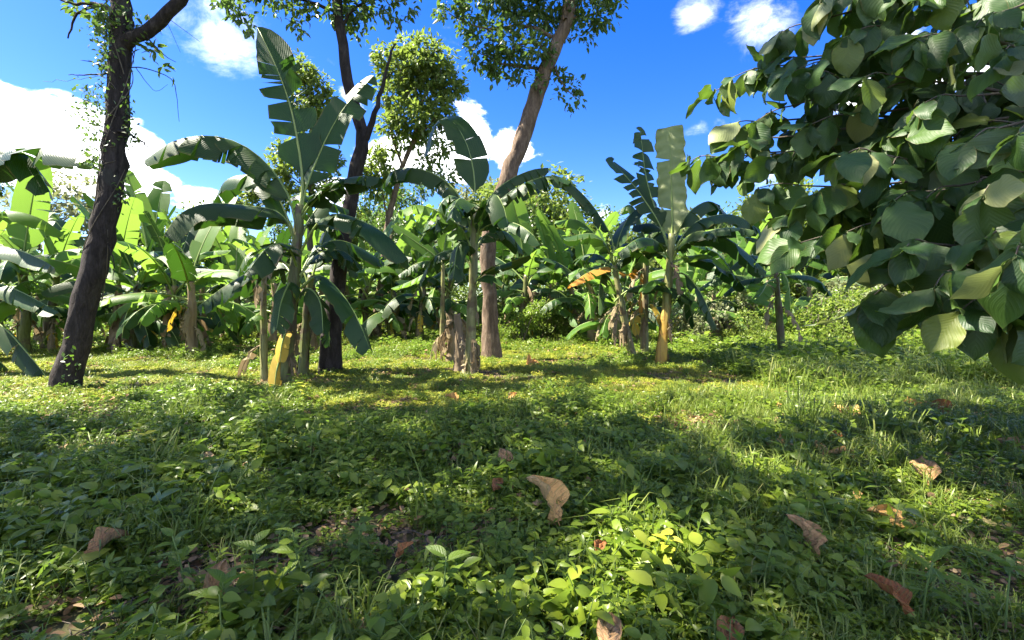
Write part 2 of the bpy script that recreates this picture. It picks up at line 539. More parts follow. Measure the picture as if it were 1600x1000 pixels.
M_ground = solid_mat('soil', [(0.30, (0.030, 0.028, 0.014)), (0.5, (0.062, 0.060, 0.024)), (0.68, (0.125, 0.105, 0.050))], scale=2.2, stretch=(1, 1, 1),
                     rough=0.95, bmp=0.8, bd=0.05, extra=(0.5, 0.5, (0.055, 0.085, 0.022), 0.75))

# ------------------------------------------------------------------ ground
def make_ground():
    xs = np.concatenate([np.linspace(-600, -40, 20, endpoint=False), np.linspace(-40, 40, 161), np.linspace(40, 600, 21)[1:]])
    ys = np.concatenate([np.linspace(-200, -12, 10, endpoint=False), np.linspace(-12, 60, 145), np.linspace(60, 900, 22)[1:]])
    Xg, Yg = np.meshgrid(xs, ys)
    V = np.stack([Xg, Yg, gz(Xg, Yg)], -1).reshape(-1, 3)
    nx, ny = len(xs), len(ys)
    i = (np.arange(ny - 1)[:, None] * nx + np.arange(nx - 1)[None]).ravel()
    T = np.vstack([np.stack([i, i + 1, i + nx + 1], 1), np.stack([i, i + nx + 1, i + nx], 1)])
    o = link('ground', mesh_from('ground', V, T, [M_ground]))
    tag(o, 'brown soil of the clearing under the weeds', None, kind='structure')


make_ground()

# ------------------------------------------------------------------ banana leaves
UP = np.array([0, 0, 1.0])


def banana_leaf(path, width, hint=None, fold=(0.25, -0.2), sag=0.35, tears=7, pet=0.14, ragged=0.35, rng=RNG, ns=26, blade_i=0, rib_i=1, ribr=0.022, blunt=False, torn=None):
    """blade and midrib along the 3D path; fold = start and end angle of the two halves, sag = how far the strips hang"""
    P = spline(path, 33)
    tt = np.linspace(0, 1, 33)
    T = nrm(np.gradient(P, axis=0))
    outv = P[-1] - P[0]
    outv = np.array([outv[0], outv[1], 0])
    ho = nrm(outv) if np.linalg.norm(outv) > 0.15 else np.zeros(3)
    h = (UP - 0.55 * ho) if hint is None else np.asarray(hint, float)
    # carry the normal along the rib so that an arching leaf does not flip
    N = np.zeros_like(P)
    cur = h
    for i in range(33):
        c = cur - T[i] * (cur @ T[i])
        N[i] = c / (np.linalg.norm(c) + 1e-9)
        cur = N[i] * 0.85 + h * 0.15 if hint is None else N[i]
    Sd = np.cross(T, N)
    blade, rib = Acc(), Acc()

    def ev(A, t):
        t = np.clip(t, 0, 1)
        return np.stack([np.interp(t, tt, A[:, a]) for a in range(3)], -1)

    def wid(t):
        u = np.clip((t - pet) / (1 - pet), 0, 1)
        if blunt:
            return width * np.clip(u / 0.16, 0, 1) ** 0.6 * np.sqrt(np.clip(1 - np.clip((u - 0.9) / 0.13, 0, 1) ** 2.5, 0, 1)) * (1 + 0.05 * np.sin(u * 40))
        return width * np.clip(u / 0.16, 0, 1) ** 0.6 * np.sqrt(np.clip(1 - np.clip((u - 0.45) / 0.56, 0, 1) ** 3.2, 0, 1)) * (1 - 0.12 * u)

    L = np.linalg.norm(np.diff(P, axis=0), axis=1).sum()
    ss = np.array([0, 0.12, 0.38, 0.68, 1.0])
    for side in (-1, 1):
        lo_, hi_ = torn or (pet + 0.10, 0.97)
        cuts = np.sort(rng.uniform(lo_, hi_, max(0, tears + int(rng.integers(-2, 3)))))
        ed = np.concatenate([[pet], cuts, [1.0]])
        ed = ed[np.concatenate([[True], np.diff(ed) > 0.016])]
        ed[-1] = 1.0
        for k in range(len(ed) - 1):
            a, b = ed[k], ed[k + 1]
            m = max(2, int(round((b - a) * (ns * 4 if blunt else ns))) + 1)
            t0 = np.linspace(a, b, m)
            gap = ragged * rng.uniform(0.0, 1.0) ** 1.5 * 0.75 if (b - a) < 0.5 else 0.04
            dphi = rng.normal() * ragged * 0.55
            sg = np.clip(sag * (1 + ragged * rng.normal() * 1.1), 0, 0.97)
            short = 1 - (ragged * 0.45 * rng.uniform() ** 2)
            c = (a + b) / 2
            tw = rng.normal() * ragged * 0.5
            rows = []
            cu = None
            last = 0.0
            for s in ss:
                ts = c + (t0 - c) * (1 - gap * s) + 0.12 * width / L * s * 2
                base = ev(P, ts)
                if cu is None:
                    cu = base
                else:
                    cu = cu + (base - prev)
                prev = base
                phi = fold[0] + (fold[1] - fold[0]) * ts + dphi + tw * (t0 - c) / (b - a + 1e-6)
                sd = ev(Sd, ts) * side
                d0 = sd * np.cos(phi)[:, None] + ev(N, ts) * np.sin(phi)[:, None]
                g = sg * s
                d = nrm(d0 * (1 - g) - UP * g)
                jag = 1 - ragged * 0.7 * rng.uniform(0, 1, len(t0)) ** 2 if s == 1.0 else 1.0
                cu = cu + d * (wid(t0) * short * jag * (s - last))[:, None]
                last = s
                if blunt:
                    rows.append(cu + ev(N, ts) * (s * 0.035 * np.sin(ts * 75 + side + 2.2 * s))[:, None])
                else:
                    rows.append(cu.copy())
            V = np.stack(rows, 1).reshape(-1, 3)
            q = len(ss)
            i = (np.arange(m - 1)[:, None] * q + np.arange(q - 1)[None]).ravel()
            if side > 0:
                Tr = np.vstack([np.stack([i, i + q + 1, i + q], 1)[:, ::-1], np.stack([i, i + 1, i + q + 1], 1)[:, ::-1]])
                Tr = Tr[:, ::-1]
                Tr = np.vstack([np.stack([i, i + 1, i + q + 1], 1), np.stack([i, i + q + 1, i + q], 1)])
            else:
                Tr = np.vstack([np.stack([i, i + q + 1, i + 1], 1), np.stack([i, i + q, i + q + 1], 1)])
            U = np.stack([np.repeat(t0, q), np.tile(ss * side, m)], 1)
            blade.add(V, Tr, blade_i, U)
    r = ribr * np.interp(np.linspace(0, 1, 15), [0, 0.15, 0.6, 1], [1.25, 1.0, 0.55, 0.12])
    Vr, Tr, Ur = tube(spline(P, 15), r, 6)
    rib.add(Vr - np.array([0, 0, ribr * 0.3]), Tr, rib_i, Ur)
    return blade, rib


def arc(L, e0, e1, az=0.0, n=10, p=1.25, start=(0, 0, 0)):
    t = (np.arange(n - 1) + 0.5) / (n - 1)
    e = e0 + (e1 - e0) * t ** p
    d = np.stack([np.cos(e) * math.cos(az), np.cos(e) * math.sin(az), np.sin(e)], 1) * L / (n - 1)
    return np.vstack([[start], np.asarray(start) + np.cumsum(d, 0)])


def add_leaf(parent, path, width, mat=None, ribmat=None, org=(0, 0, 0), label=None, name='leaf', **kw):
    """one leaf as a part, its midrib as a sub-part"""
    bl, rb = banana_leaf(np.asarray(path) - np.asarray(org), width, rib_i=0, **kw)
    o = link(name, bl.mesh(name, [mat or M_blade]), parent)
    link('midrib', rb.mesh('midrib', [ribmat or M_rib]), o)
    if label:
        o['label'] = label
    return o


def stem_mesh(P, r0, r1, mats, sides=14, rough=0.05, rng=RNG):
    """pseudostem: overlapping sheaths, swollen foot"""
    P = spline(P, 26)
    t = np.linspace(0, 1, 26)
    R = r0 + (r1 - r0) * t ** 0.9
    R = R * (1 + 0.22 * np.exp(-t * 14)) * (1 + 0.05 * np.sin(t * 23 + rng.uniform(0, 6)))
    a = Acc()
    V, T, U = tube(P, R, sides, rough, rng)
    a.add(V, T, 0, U)
    # loose sheath edges wrapped round the stem
    for k in range(9):
        i0 = int(rng.integers(1, 14))
        i1 = min(25, i0 + int(rng.integers(7, 13)))
        n = i1 - i0
        a0 = rng.uniform(0, 6.28)
        tw = rng.uniform(-0.6, 0.6)
        rows = []
        for j in range(n):
            for w in (-0.5, -0.2, 0.2, 0.5):
                an = a0 + tw * j / n + w * (1.5 - 1.1 * j / n)
                rr = R[i0 + j] * (1.06 + 0.16 * abs(w))
                rows.append(P[i0 + j] + rr * np.array([math.cos(an), math.sin(an), 0]))
        i = (np.arange(n - 1)[:, None] * 4 + np.arange(3)[None]).ravel()
        a.add(rows, np.vstack([np.stack([i, i + 1, i + 5], 1), np.stack([i, i + 5, i + 4], 1)]), 0)
    return a.mesh('pseudostem', mats)


def pxpath(pts, Y, dy=0.0, dpow=1.0):
    """points of the photograph at the stem's distance, the far end dy nearer or farther"""
    n = len(pts)
    out = []
    for i, (x, y) in enumerate(pts):
        out.append(at(x, y, Y + dy * (i / (n - 1)) ** dpow))
    return np.array(out)


def banana(label, stem, leaves, rad=(0.13, 0.07), stemmat=None, group=None, dry=3, seed=0, name='banana_plant', fill=0, skirt=0):
    """stem: photo points from the foot up; leaves: dicts with photo points"""
    rng = np.random.default_rng(seed)
    foot = ground_at(*stem[0])
    Y = foot[1]
    P = pxpath(stem, Y)
    P[0] = foot - np.array([0, 0, 0.03])
    root = empty(name, foot, label, 'banana plant', group)
    link('pseudostem', stem_mesh(P - foot, rad[0], rad[1], [stemmat or M_stem], rng=rng), root)
    for lf in leaves:
        kw = dict(lf)
        pts = kw.pop('p')
        dy = kw.pop('dy', 0.0)
        w = kw.pop('w', 0.36)
        add_leaf(root, pxpath(pts, Y, dy), w, org=foot, rng=rng, **kw)
    top = P[-1]
    for k in range(fill):
        az = 0.6 + 2.2 * (k + rng.uniform(0.2, 0.8)) / fill if k % 3 else rng.uniform(3.4, 6.0)
        e0 = rng.uniform(0.5, 1.2)
        path = arc(rng.uniform(1.5, 2.1), e0, rng.uniform(-1.1, -0.2), az, start=top - [0, 0, rng.uniform(0.1, 0.9)], p=1.0)
        add_leaf(root, path, rng.uniform(0.27, 0.36), org=foot, rng=rng, fold=(-0.1, -0.6), sag=0.5, tears=int(rng.integers(4, 12)), ragged=0.4)
    for k in range(skirt):
        q = spline(P, 20)[int(rng.uniform(0.12, 0.5) * 19)]
        path = arc(rng.uniform(0.5, 0.8), rng.uniform(-0.9, -0.3), -1.53, rng.uniform(0, 6.28), start=q, p=0.35)
        path[:, 2] = np.maximum(path[:, 2], foot[2] + 0.03)
        add_leaf(root, path, 0.11, M_bladedry, M_ribdry, org=foot, rng=rng, sag=0.9, ragged=0.8, tears=6, ribr=0.012, name='dry_leaf')
    for k in range(dry):
        i = rng.uniform(0.35, 0.85)
        s = spline(P, 20)[int(i * 19)]
        path = arc(rng.uniform(0.8, 1.3), rng.uniform(-0.3, 0.2), -1.5, rng.uniform(0, 6.28), start=s, p=0.5)
        path[:, 2] = np.maximum(path[:, 2], foot[2] + 0.03)
        add_leaf(root, path, 0.15, M_bladedry, M_ribdry, org=foot, rng=rng, sag=0.9, ragged=0.8, tears=8, ribr=0.014, name='dry_leaf')
    return root


UPF = (0, -1, 0.15)
# --- the tall plant left of the clearing
banana('tallest banana plant with torn leaf standing straight up, beside forked tree',
       [(441, 604), (447, 560), (456, 470), (464, 385), (469, 320)], [
    dict(p=[(467, 400), (470, 330), (472, 270), (455, 170), (428, 95), (402, 42)], w=0.47, hint=(-0.05, 1, 0.0), dy=0.2, fold=(0.10, 0.05), sag=0.10, tears=12, ragged=0.62, torn=(0.48, 0.84), ribr=0.03, pet=0.30),
    dict(p=[(468, 380), (474, 310), (490, 262), (512, 212), (540, 165), (584, 118)], w=0.40, hint=(-0.12, 1, 0.05), dy=0.3, fold=(0.05, 0.0), sag=0.10, tears=4, ragged=0.5, pet=0.28),
    dict(p=[(467, 372), (448, 300), (400, 240), (340, 213), (275, 219), (226, 250)], w=0.50, dy=-0.2, fold=(-0.5, -0.9), sag=0.75, tears=9, ragged=0.45, pet=0.16),
    dict(p=[(466, 390), (440, 335), (390, 322), (322, 318), (280, 335), (256, 368)], w=0.46, dy=-1.0, fold=(-0.3, -0.7), sag=0.55, tears=4, ragged=0.25, pet=0.14),
    dict(p=[(465, 380), (430, 300), (395, 275), (355, 280), (332, 318)], w=0.40, dy=0.9, fold=(-0.3, -0.6), sag=0.5, tears=6, ragged=0.4),
    dict(p=[(470, 392), (495, 350), (525, 334), (565, 345), (605, 368), (638, 405)], w=0.50, dy=-0.8, fold=(-0.2, -0.6), sag=0.55, tears=4, ragged=0.25, pet=0.2),
    dict(p=[(470, 370), (488, 335), (510, 316), (545, 328)], w=0.28, dy=0.8, fold=(-0.2, -0.5), sag=0.5, tears=4),
    dict(p=[(465, 420), (450, 385), (420, 385), (382, 430)], w=0.34, dy=-1.4, fold=(-0.1, -0.5), sag=0.35, tears=9, ragged=0.4),
    dict(p=[(463, 425), (430, 405), (380, 430), (340, 455), (308, 480)], w=0.36, dy=-0.5, fold=(-0.4, -0.8), sag=0.7, tears=10, ragged=0.4),
    dict(p=[(470, 450), (500, 430), (535, 460), (560, 500), (578, 545)], w=0.36, dy=-0.6, fold=(-0.2, -0.7), sag=0.5, tears=5, ragged=0.3),
    dict(p=[(468, 430), (500, 395), (535, 392), (565, 415)], w=0.36, dy=0.8, fold=(-0.2, -0.6), sag=0.5, tears=6),
    dict(p=[(466, 440), (485, 400), (520, 375), (560, 385), (600, 410)], w=0.38, dy=1.2, fold=(-0.2, -0.6), sag=0.5, tears=6),
    dict(p=[(462, 440), (440, 410), (405, 415), (370, 460)], w=0.36, dy=1.0, fold=(-0.2, -0.6), sag=0.5, tears=6),
    dict(p=[(462, 470), (455, 440), (440, 470), (432, 515)], w=0.30, dy=-0.9, fold=(-0.2, -0.6), sag=0.6, tears=6),
    dict(p=[(464, 470), (480, 450), (500, 470), (505, 520)], w=0.28, dy=-0.7, fold=(-0.3, -0.6), sag=0.6, tears=6),
    dict(p=[(455, 505), (448, 515), (440, 540), (438, 566)], w=0.15, dy=-0.25, mat=M_bladeyel, hint=(-0.2, -1, 0.2), fold=(-0.3, -0.2), sag=0.2, tears=2, pet=0.05, name='yellow_leaf'),
    dict(p=[(449, 545), (440, 555), (432, 580), (429, 606)], w=0.15, dy=-0.25, mat=M_bladeyel, hint=(0.2, -1, 0.2), fold=(-0.3, -0.2), sag=0.2, tears=2, pet=0.05, name='yellow_leaf'),
], rad=(0.125, 0.075), seed=11, dry=1, fill=4, skirt=3)
banana('thin pale banana sucker with one small leaf left of the tallest banana plant',
       [(413, 598), (412, 540), (412, 470), (413, 410)], [
    dict(p=[(412, 500), (404, 492), (393, 498)], w=0.14, dy=-0.3, mat=M_bladelite, tears=1),
    dict(p=[(412, 420), (402, 395), (385, 400), (370, 430)], w=0.22, dy=-0.2, fold=(-0.3, -0.7), sag=0.6),
    dict(p=[(413, 415), (425, 390), (440, 405), (448, 440)], w=0.22, dy=0.3, fold=(-0.3, -0.7), sag=0.6),
    dict(p=[(412, 430), (408, 410), (402, 440), (400, 480)], w=0.16, dy=-0.4, mat=M_bladedry, ribmat=M_ribdry, sag=0.9, ragged=0.8, name='dry_leaf'),
], rad=(0.065, 0.045), stemmat=M_stempale, dry=2, seed=12)
banana('stout green banana sucker on the right side of the tallest banana plant',
       [(474, 590), (476, 540), (480, 480), (486, 430)], [
    dict(p=[(486, 440), (500, 400), (530, 395), (560, 430)], w=0.28, dy=0.5, fold=(-0.2, -0.6), sag=0.5),
    dict(p=[(486, 445), (495, 405), (510, 360), (530, 330)], w=0.28, dy=0.5, fold=(0.2, -0.1), sag=0.2),
    dict(p=[(484, 450), (470, 420), (445, 430), (425, 470)], w=0.28, dy=0.4, fold=(-0.2, -0.6), sag=0.5),
    dict(p=[(485, 470), (505, 462), (525, 465), (545, 490)], w=0.24, dy=-0.4, fold=(-0.1, -0.5), sag=0.4, mat=M_bladelite),
    dict(p=[(484, 480), (500, 475), (512, 500), (515, 540)], w=0.22, dy=-0.2, fold=(-0.3, -0.7), sag=0.6),
], rad=(0.10, 0.06), dry=2, seed=13)

# --- the plant in the middle of the clearing
banana('banana plant with brown ragged foot in the middle, in front of leaning tree',
       [(737, 590), (736, 540), (738, 460), (740, 390), (741, 330)], [
    dict(p=[(740, 400), (741, 330), (741, 275), (728, 222), (702, 186), (676, 200), (662, 245)], w=0.46, dy=0.9, hint=(0.55, -0.8, 0.25), fold=(0.1, -0.1), sag=0.15, tears=6, ragged=0.35, pet=0.30),
    dict(p=[(741, 395), (750, 335), (775, 297), (805, 276), (832, 265), (856, 262)], w=0.34, dy=0.6, fold=(-0.3, -0.8), sag=0.75, tears=16, ragged=0.5, pet=0.25),
    dict(p=[(741, 395), (755, 345), (790, 305), (830, 282), (865, 274), (892, 284)], w=0.36, dy=-0.5, fold=(-0.3, -0.8), sag=0.75, tears=18, ragged=0.55, pet=0.22),
    dict(p=[(740, 385), (720, 310), (685, 275), (645, 262), (612, 268), (598, 295)], w=0.40, dy=1.0, fold=(-0.4, -0.9), sag=0.8, tears=8, ragged=0.45, pet=0.2),
    dict(p=[(739, 400), (725, 362), (690, 334), (655, 320), (622, 330)], w=0.34, dy=-0.8, fold=(-0.3, -0.7), sag=0.55, tears=14, ragged=0.5, mat=M_bladelite),
    dict(p=[(741, 390), (752, 340), (770, 303), (786, 320), (794, 355)], w=0.42, dy=-0.7, fold=(-0.2, -0.5), sag=0.4, tears=7, ragged=0.35),
    dict(p=[(740, 380), (728, 330), (705, 305), (685, 325), (680, 360)], w=0.36, dy=-0.4, fold=(-0.2, -0.5), sag=0.45, tears=6),
    dict(p=[(741, 440), (760, 424), (790, 412), (828, 398)], w=0.26, dy=-0.5, fold=(0.1, -0.2), sag=0.3, tears=3),
    dict(p=[(741, 450), (755, 432), (772, 432), (795, 448)], w=0.26, dy=-0.6, fold=(-0.1, -0.4), sag=0.4, tears=4),
    dict(p=[(739, 420), (728, 380), (715, 385), (708, 435)], w=0.30, dy=-0.8, fold=(-0.2, -0.5), sag=0.5, tears=5),
    dict(p=[(740, 400), (757, 368), (790, 362), (820, 395)], w=0.34, dy=0.8, fold=(-0.2, -0.6), sag=0.5, tears=8),
    dict(p=[(740, 400), (735, 360), (725, 345), (710, 360)], w=0.34, dy=1.4, fold=(-0.2, -0.6), sag=0.5, tears=8),
    dict(p=[(739, 420), (715, 392), (680, 400), (655, 440)], w=0.32, dy=0.6, fold=(-0.3, -0.7), sag=0.6, tears=8),
], rad=(0.105, 0.065), stemmat=M_stempale, dry=0, seed=21, fill=5, skirt=14)
banana('slim banana sucker with bright young leaf, behind the middle banana plant',
       [(690, 556), (691, 500), (692, 440), (692, 405)], [
    dict(p=[(692, 415), (680, 400), (650, 378), (612, 352)], w=0.24, dy=-0.3, mat=M_bladelite, hint=(-0.1, -0.6, 0.8), fold=(0.1, 0.0), sag=0.15, tears=1),
    dict(p=[(692, 410), (695, 380), (700, 350), (690, 325)], w=0.24, dy=0.3, fold=(0.3, 0), sag=0.15, tears=2, mat=M_bladelite),
    dict(p=[(692, 420), (675, 408), (650, 412), (622, 430)], w=0.30, dy=-0.4, fold=(-0.3, -0.7), sag=0.6, tears=10),
    dict(p=[(692, 420), (705, 410), (720, 420), (730, 440)], w=0.22, dy=0.4, fold=(-0.2, -0.6), sag=0.5),
    dict(p=[(692, 418), (670, 425), (640, 440), (612, 450)], w=0.24, dy=0.3, fold=(0, -0.4), sag=0.3, mat=M_bladelite),
], rad=(0.07, 0.05), stemmat=M_stempale, dry=1, seed=22)
for k, (px, py, top, lab) in enumerate([(716, 586, 490, 'dead brown banana stump just left of the middle banana stem'),
                                        (704, 570, 500, 'rotting banana stump behind the middle plant, draped with dry leaves')]):
    rng = np.random.default_rng(30 + k)
    f = ground_at(px, py)
    r = empty('banana_stump', f, lab, 'stump')
    P = pxpath([(px, py), (px + 2, (py + top) / 2), (px - 2, top)], f[1])
    P[0] = f - [0, 0, 0.03]
    link('pseudostem', stem_mesh(P - f, 0.12, 0.07, [M_ribdry], rng=rng, rough=0.08), r)
    for j in range(7):
        s = spline(P, 20)[int(rng.uniform(0.45, 1) * 19)]
        path = arc(rng.uniform(0.6, 1.0), rng.uniform(-0.4, 0.5), -1.5, rng.uniform(0, 6.28), start=s, p=0.5)
        path[:, 2] = np.maximum(path[:, 2], f[2] + 0.03)
        add_leaf(r, path, 0.16, M_bladedry, M_ribdry, org=f, rng=rng, sag=0.9, ragged=0.8, tears=8, ribr=0.012, name='dry_leaf')

# --- the clump at the right end of the sunny strip
banana('banana plant with yellow foot and upright pale leaf right of the clearing',
       [(1031, 573), (1036, 530), (1043, 460), (1047, 400), (1050, 365)], [
    dict(p=[(1049, 400), (1050, 365), (1050, 320), (1048, 260), (1046, 198)], w=0.35, dy=0.25, hint=(0.55, 0.8, -0.15), fold=(-0.12, -0.05), sag=0.05, tears=1, ragged=0.16, mat=M_bladepale, pet=0.12, ribr=0.03, blunt=True,
         label='upright pale yellow-green leaf'),
    dict(p=[(1047, 395), (1030, 350), (1002, 305), (975, 272), (950, 246)], w=0.40, dy=0.4, hint=(0.4, -0.8, 0.4), fold=(0.1, -0.1), sag=0.25, tears=4, ragged=0.35, pet=0.2),
    dict(p=[(1047, 390), (1025, 330), (1010, 280), (1004, 235), (1000, 198)], w=0.36, dy=0.9, hint=(0.3, -0.9, 0.3), fold=(0.1, -0.2), sag=0.25, tears=11, ragged=0.65, pet=0.25),
    dict(p=[(1050, 390), (1070, 340), (1095, 318), (1115, 316), (1136, 335)], w=0.40, dy=0.8, fold=(-0.2, -0.6), sag=0.5, tears=5, pet=0.2),
    dict(p=[(1050, 395), (1080, 352), (1120, 336), (1155, 338), (1188, 360)], w=0.44, dy=0.3, fold=(-0.3, -0.7), sag=0.6, tears=5),
    dict(p=[(1050, 405), (1075, 372), (1110, 362), (1155, 385), (1198, 425)], w=0.44, dy=-0.8, fold=(-0.2, -0.6), sag=0.45, tears=7),
    dict(p=[(1050, 425), (1072, 405), (1105, 398), (1140, 422)], w=0.30, dy=-1.0, fold=(-0.1, -0.4), sag=0.3, tears=2, mat=M_bladelite),
    dict(p=[(1048, 430), (1070, 428), (1095, 458), (1120, 512)], w=0.30, dy=-0.5, fold=(-0.3, -0.7), sag=0.6, tears=6),
    dict(p=[(1043, 455), (1030, 440), (1015, 440), (1003, 455)], w=0.24, dy=-0.7, fold=(0, -0.4), sag=0.4, tears=1, mat=M_bladelite),
    dict(p=[(1048, 410), (1030, 380), (1000, 372), (965, 395)], w=0.40, dy=-0.5, fold=(-0.2, -0.6), sag=0.5, tears=6),
    dict(p=[(1048, 400), (1040, 370), (1020, 350), (990, 352)], w=0.40, dy=1.2, fold=(-0.2, -0.6), sag=0.5, tears=6),
    dict(p=[(1050, 410), (1085, 400), (1130, 415), (1165, 450)], w=0.36, dy=1.0, fold=(-0.3, -0.6), sag=0.5, tears=6),
    dict(p=[(1045, 470), (1060, 455), (1075, 470), (1085, 510)], w=0.26, dy=0.5, fold=(-0.3, -0.6), sag=0.6, tears=5),
], rad=(0.125, 0.07), stemmat=M_stemyel, dry=2, seed=31, fill=6, skirt=2)
banana('banana plant leaning left with one orange leaf, left of the yellow-footed one',
       [(992, 569), (982, 530), (970, 470), (960, 415)], [
    dict(p=[(962, 420), (945, 417), (920, 425), (888, 446)], w=0.28, dy=-1.1, mat=M_bladeora, fold=(-0.2, -0.5), sag=0.4, tears=3, name='orange_leaf', label='drooping orange dying leaf'),
    dict(p=[(960, 415), (948, 385), (925, 365), (880, 372)], w=0.36, dy=-0.4, fold=(-0.2, -0.5), sag=0.4, tears=5),
    dict(p=[(960, 410), (955, 370), (925, 320), (890, 285), (862, 272)], w=0.38, dy=0.3, fold=(-0.3, -0.8), sag=0.7, tears=8, pet=0.25),
    dict(p=[(960, 410), (968, 370), (985, 335), (1005, 320)], w=0.36, dy=0.4, fold=(0.1, -0.2), sag=0.2, tears=4),
    dict(p=[(960, 415), (972, 390), (990, 385), (1015, 408)], w=0.34, dy=-0.8, fold=(-0.2, -0.5), sag=0.4, tears=4, mat=M_bladelite),
    dict(p=[(960, 415), (950, 405), (938, 440), (935, 490)], w=0.24, dy=-0.5, fold=(-0.2, -0.6), sag=0.6, tears=3),
    dict(p=[(960, 420), (972, 425), (985, 430), (992, 420)], w=0.2, dy=-0.4, mat=M_bladeora, sag=0.4, name='orange_leaf', torn=(0.5, 0.9)),
    dict(p=[(962, 412), (940, 380), (905, 345), (868, 345)], w=0.38, dy=0.8, fold=(-0.2, -0.5), sag=0.4, tears=5, mat=M_bladelite),
], rad=(0.105, 0.06), stemmat=M_stempale, dry=2, seed=32, fill=4, skirt=3)
banana('banana stem hung with rusty dead leaves, between leaning and yellow-footed plants',
       [(1008, 562), (1007, 520), (1008, 450), (1010, 380)], [
    dict(p=[(1009, 430), (1001, 425), (1000, 455), (1001, 490)], w=0.14, dy=-0.2, mat=M_bladeora, fold=(-0.3, -0.5), sag=0.85, tears=4, name='orange_leaf'),
    dict(p=[(1008, 480), (1020, 475), (1030, 488), (1034, 505)], w=0.18, dy=-0.5, mat=M_bladeyel, fold=(-0.2, -0.5), sag=0.5, tears=2, name='yellow_leaf'),
    dict(p=[(1008, 495), (1000, 490), (990, 500), (996, 522)], w=0.20, dy=-0.6, mat=M_bladeyel, fold=(-0.1, -0.4), sag=0.5, tears=2, name='yellow_leaf'),
    dict(p=[(1010, 390), (1000, 345), (985, 320), (965, 330)], w=0.34, dy=0.5, sag=0.4, fold=(-0.2, -0.5)),
    dict(p=[(1010, 390), (1018, 350), (1030, 330), (1045, 345)], w=0.34, dy=0.6, sag=0.4, fold=(-0.2, -0.5)),
    dict(p=[(1010, 395), (1000, 370), (985, 380), (975, 410)], w=0.3, dy=-0.7, sag=0.4, fold=(-0.2, -0.5), mat=M_bladelite),
], rad=(0.11, 0.06), stemmat=M_stempale, dry=5, seed=33)
banana('small dark-stemmed banana plant alone in tall weeds under the overhanging branch',
       [(1222, 566), (1220, 530), (1216, 470), (1212, 425)], [
    dict(p=[(1212, 430), (1195, 405), (1165, 400), (1135, 425)], w=0.26, dy=-0.5, fold=(-0.2, -0.6), sag=0.5),
    dict(p=[(1212, 430), (1235, 402), (1265, 395), (1305, 408)], w=0.28, dy=-0.4, fold=(-0.2, -0.6), sag=0.5),
    dict(p=[(1212, 430), (1180, 435), (1155, 440), (1130, 460)], w=0.22, dy=0.4, fold=(-0.2, -0.6), sag=0.5),
    dict(p=[(1212, 430), (1200, 400), (1185, 375), (1165, 370)], w=0.26, dy=0.5, fold=(0, -0.4), sag=0.3),
    dict(p=[(1212, 430), (1225, 385), (1240, 350), (1250, 330)], w=0.24, dy=0.3, fold=(0.2, 0), sag=0.2),
    dict(p=[(1213, 435), (1200, 440), (1192, 455), (1180, 470)], w=0.26, dy=-0.8, fold=(-0.1, -0.4), sag=0.4, mat=M_bladelite),
    dict(p=[(1213, 435), (1222, 425), (1232, 445), (1235, 485)], w=0.22, dy=-0.6, fold=(-0.2, -0.6), sag=0.5, mat=M_bladelite),
    dict(p=[(1213, 432), (1245, 430), (1275, 435), (1300, 460)], w=0.22, dy=0.5, fold=(-0.2, -0.6), sag=0.5),
], rad=(0.10, 0.06), dry=2, seed=34)

# --- the plant at the left edge of the picture
rngE = np.random.default_rng(40)
banana('banana plant at the left picture edge whose dark leaves reach in',
       [(-70, 585), (-66, 500), (-62, 400), (-60, 310)], [
    dict(p=[(-60, 330), (-30, 262), (30, 235), (90, 232), (148, 244)], w=0.56, dy=-1.2, fold=(-0.2, -0.5), sag=0.6, tears=6, ragged=0.35),
    dict(p=[(-60, 330), (-40, 240), (-5, 225), (40, 240), (78, 300)], w=0.56, dy=-0.6, fold=(-0.2, -0.5), sag=0.55, tears=6, ragged=0.35),
    dict(p=[(-60, 400), (-30, 385), (20, 388), (62, 404), (85, 418)], w=0.34, dy=-0.8, fold=(-0.3, -0.8), sag=0.6, tears=4),
    dict(p=[(-62, 450), (-30, 440), (15, 448), (60, 470), (92, 488)], w=0.36, dy=-0.6, fold=(-0.3, -0.7), sag=0.55, tears=5),
    dict(p=[(-63, 500), (-30, 490), (10, 515), (50, 560), (82, 600)], w=0.36, dy=-0.5, fold=(-0.4, -0.8), sag=0.6, tears=5),
    dict(p=[(-62, 420), (-30, 350), (10, 330), (60, 340), (100, 365)], w=0.38, dy=0.8, fold=(-0.2, -0.6), sag=0.5, tears=8, mat=M_bladelite),
    dict(p=[(-62, 420), (-90, 350), (-130, 320), (-180, 350)], w=0.40, dy=0.0, fold=(-0.2, -0.6), sag=0.5, tears=8),
    dict(p=[(-62, 430), (-70, 350), (-90, 280), (-80, 200)], w=0.40, dy=0.5, fold=(0.1, -0.2), sag=0.2, tears=6),
    dict(p=[(-63, 520), (-35, 540), (0, 565), (30, 595)], w=0.30, dy=0.5, fold=(-0.3, -0.8), sag=0.7, tears=5),
], rad=(0.15, 0.09), dry=5, seed=41)

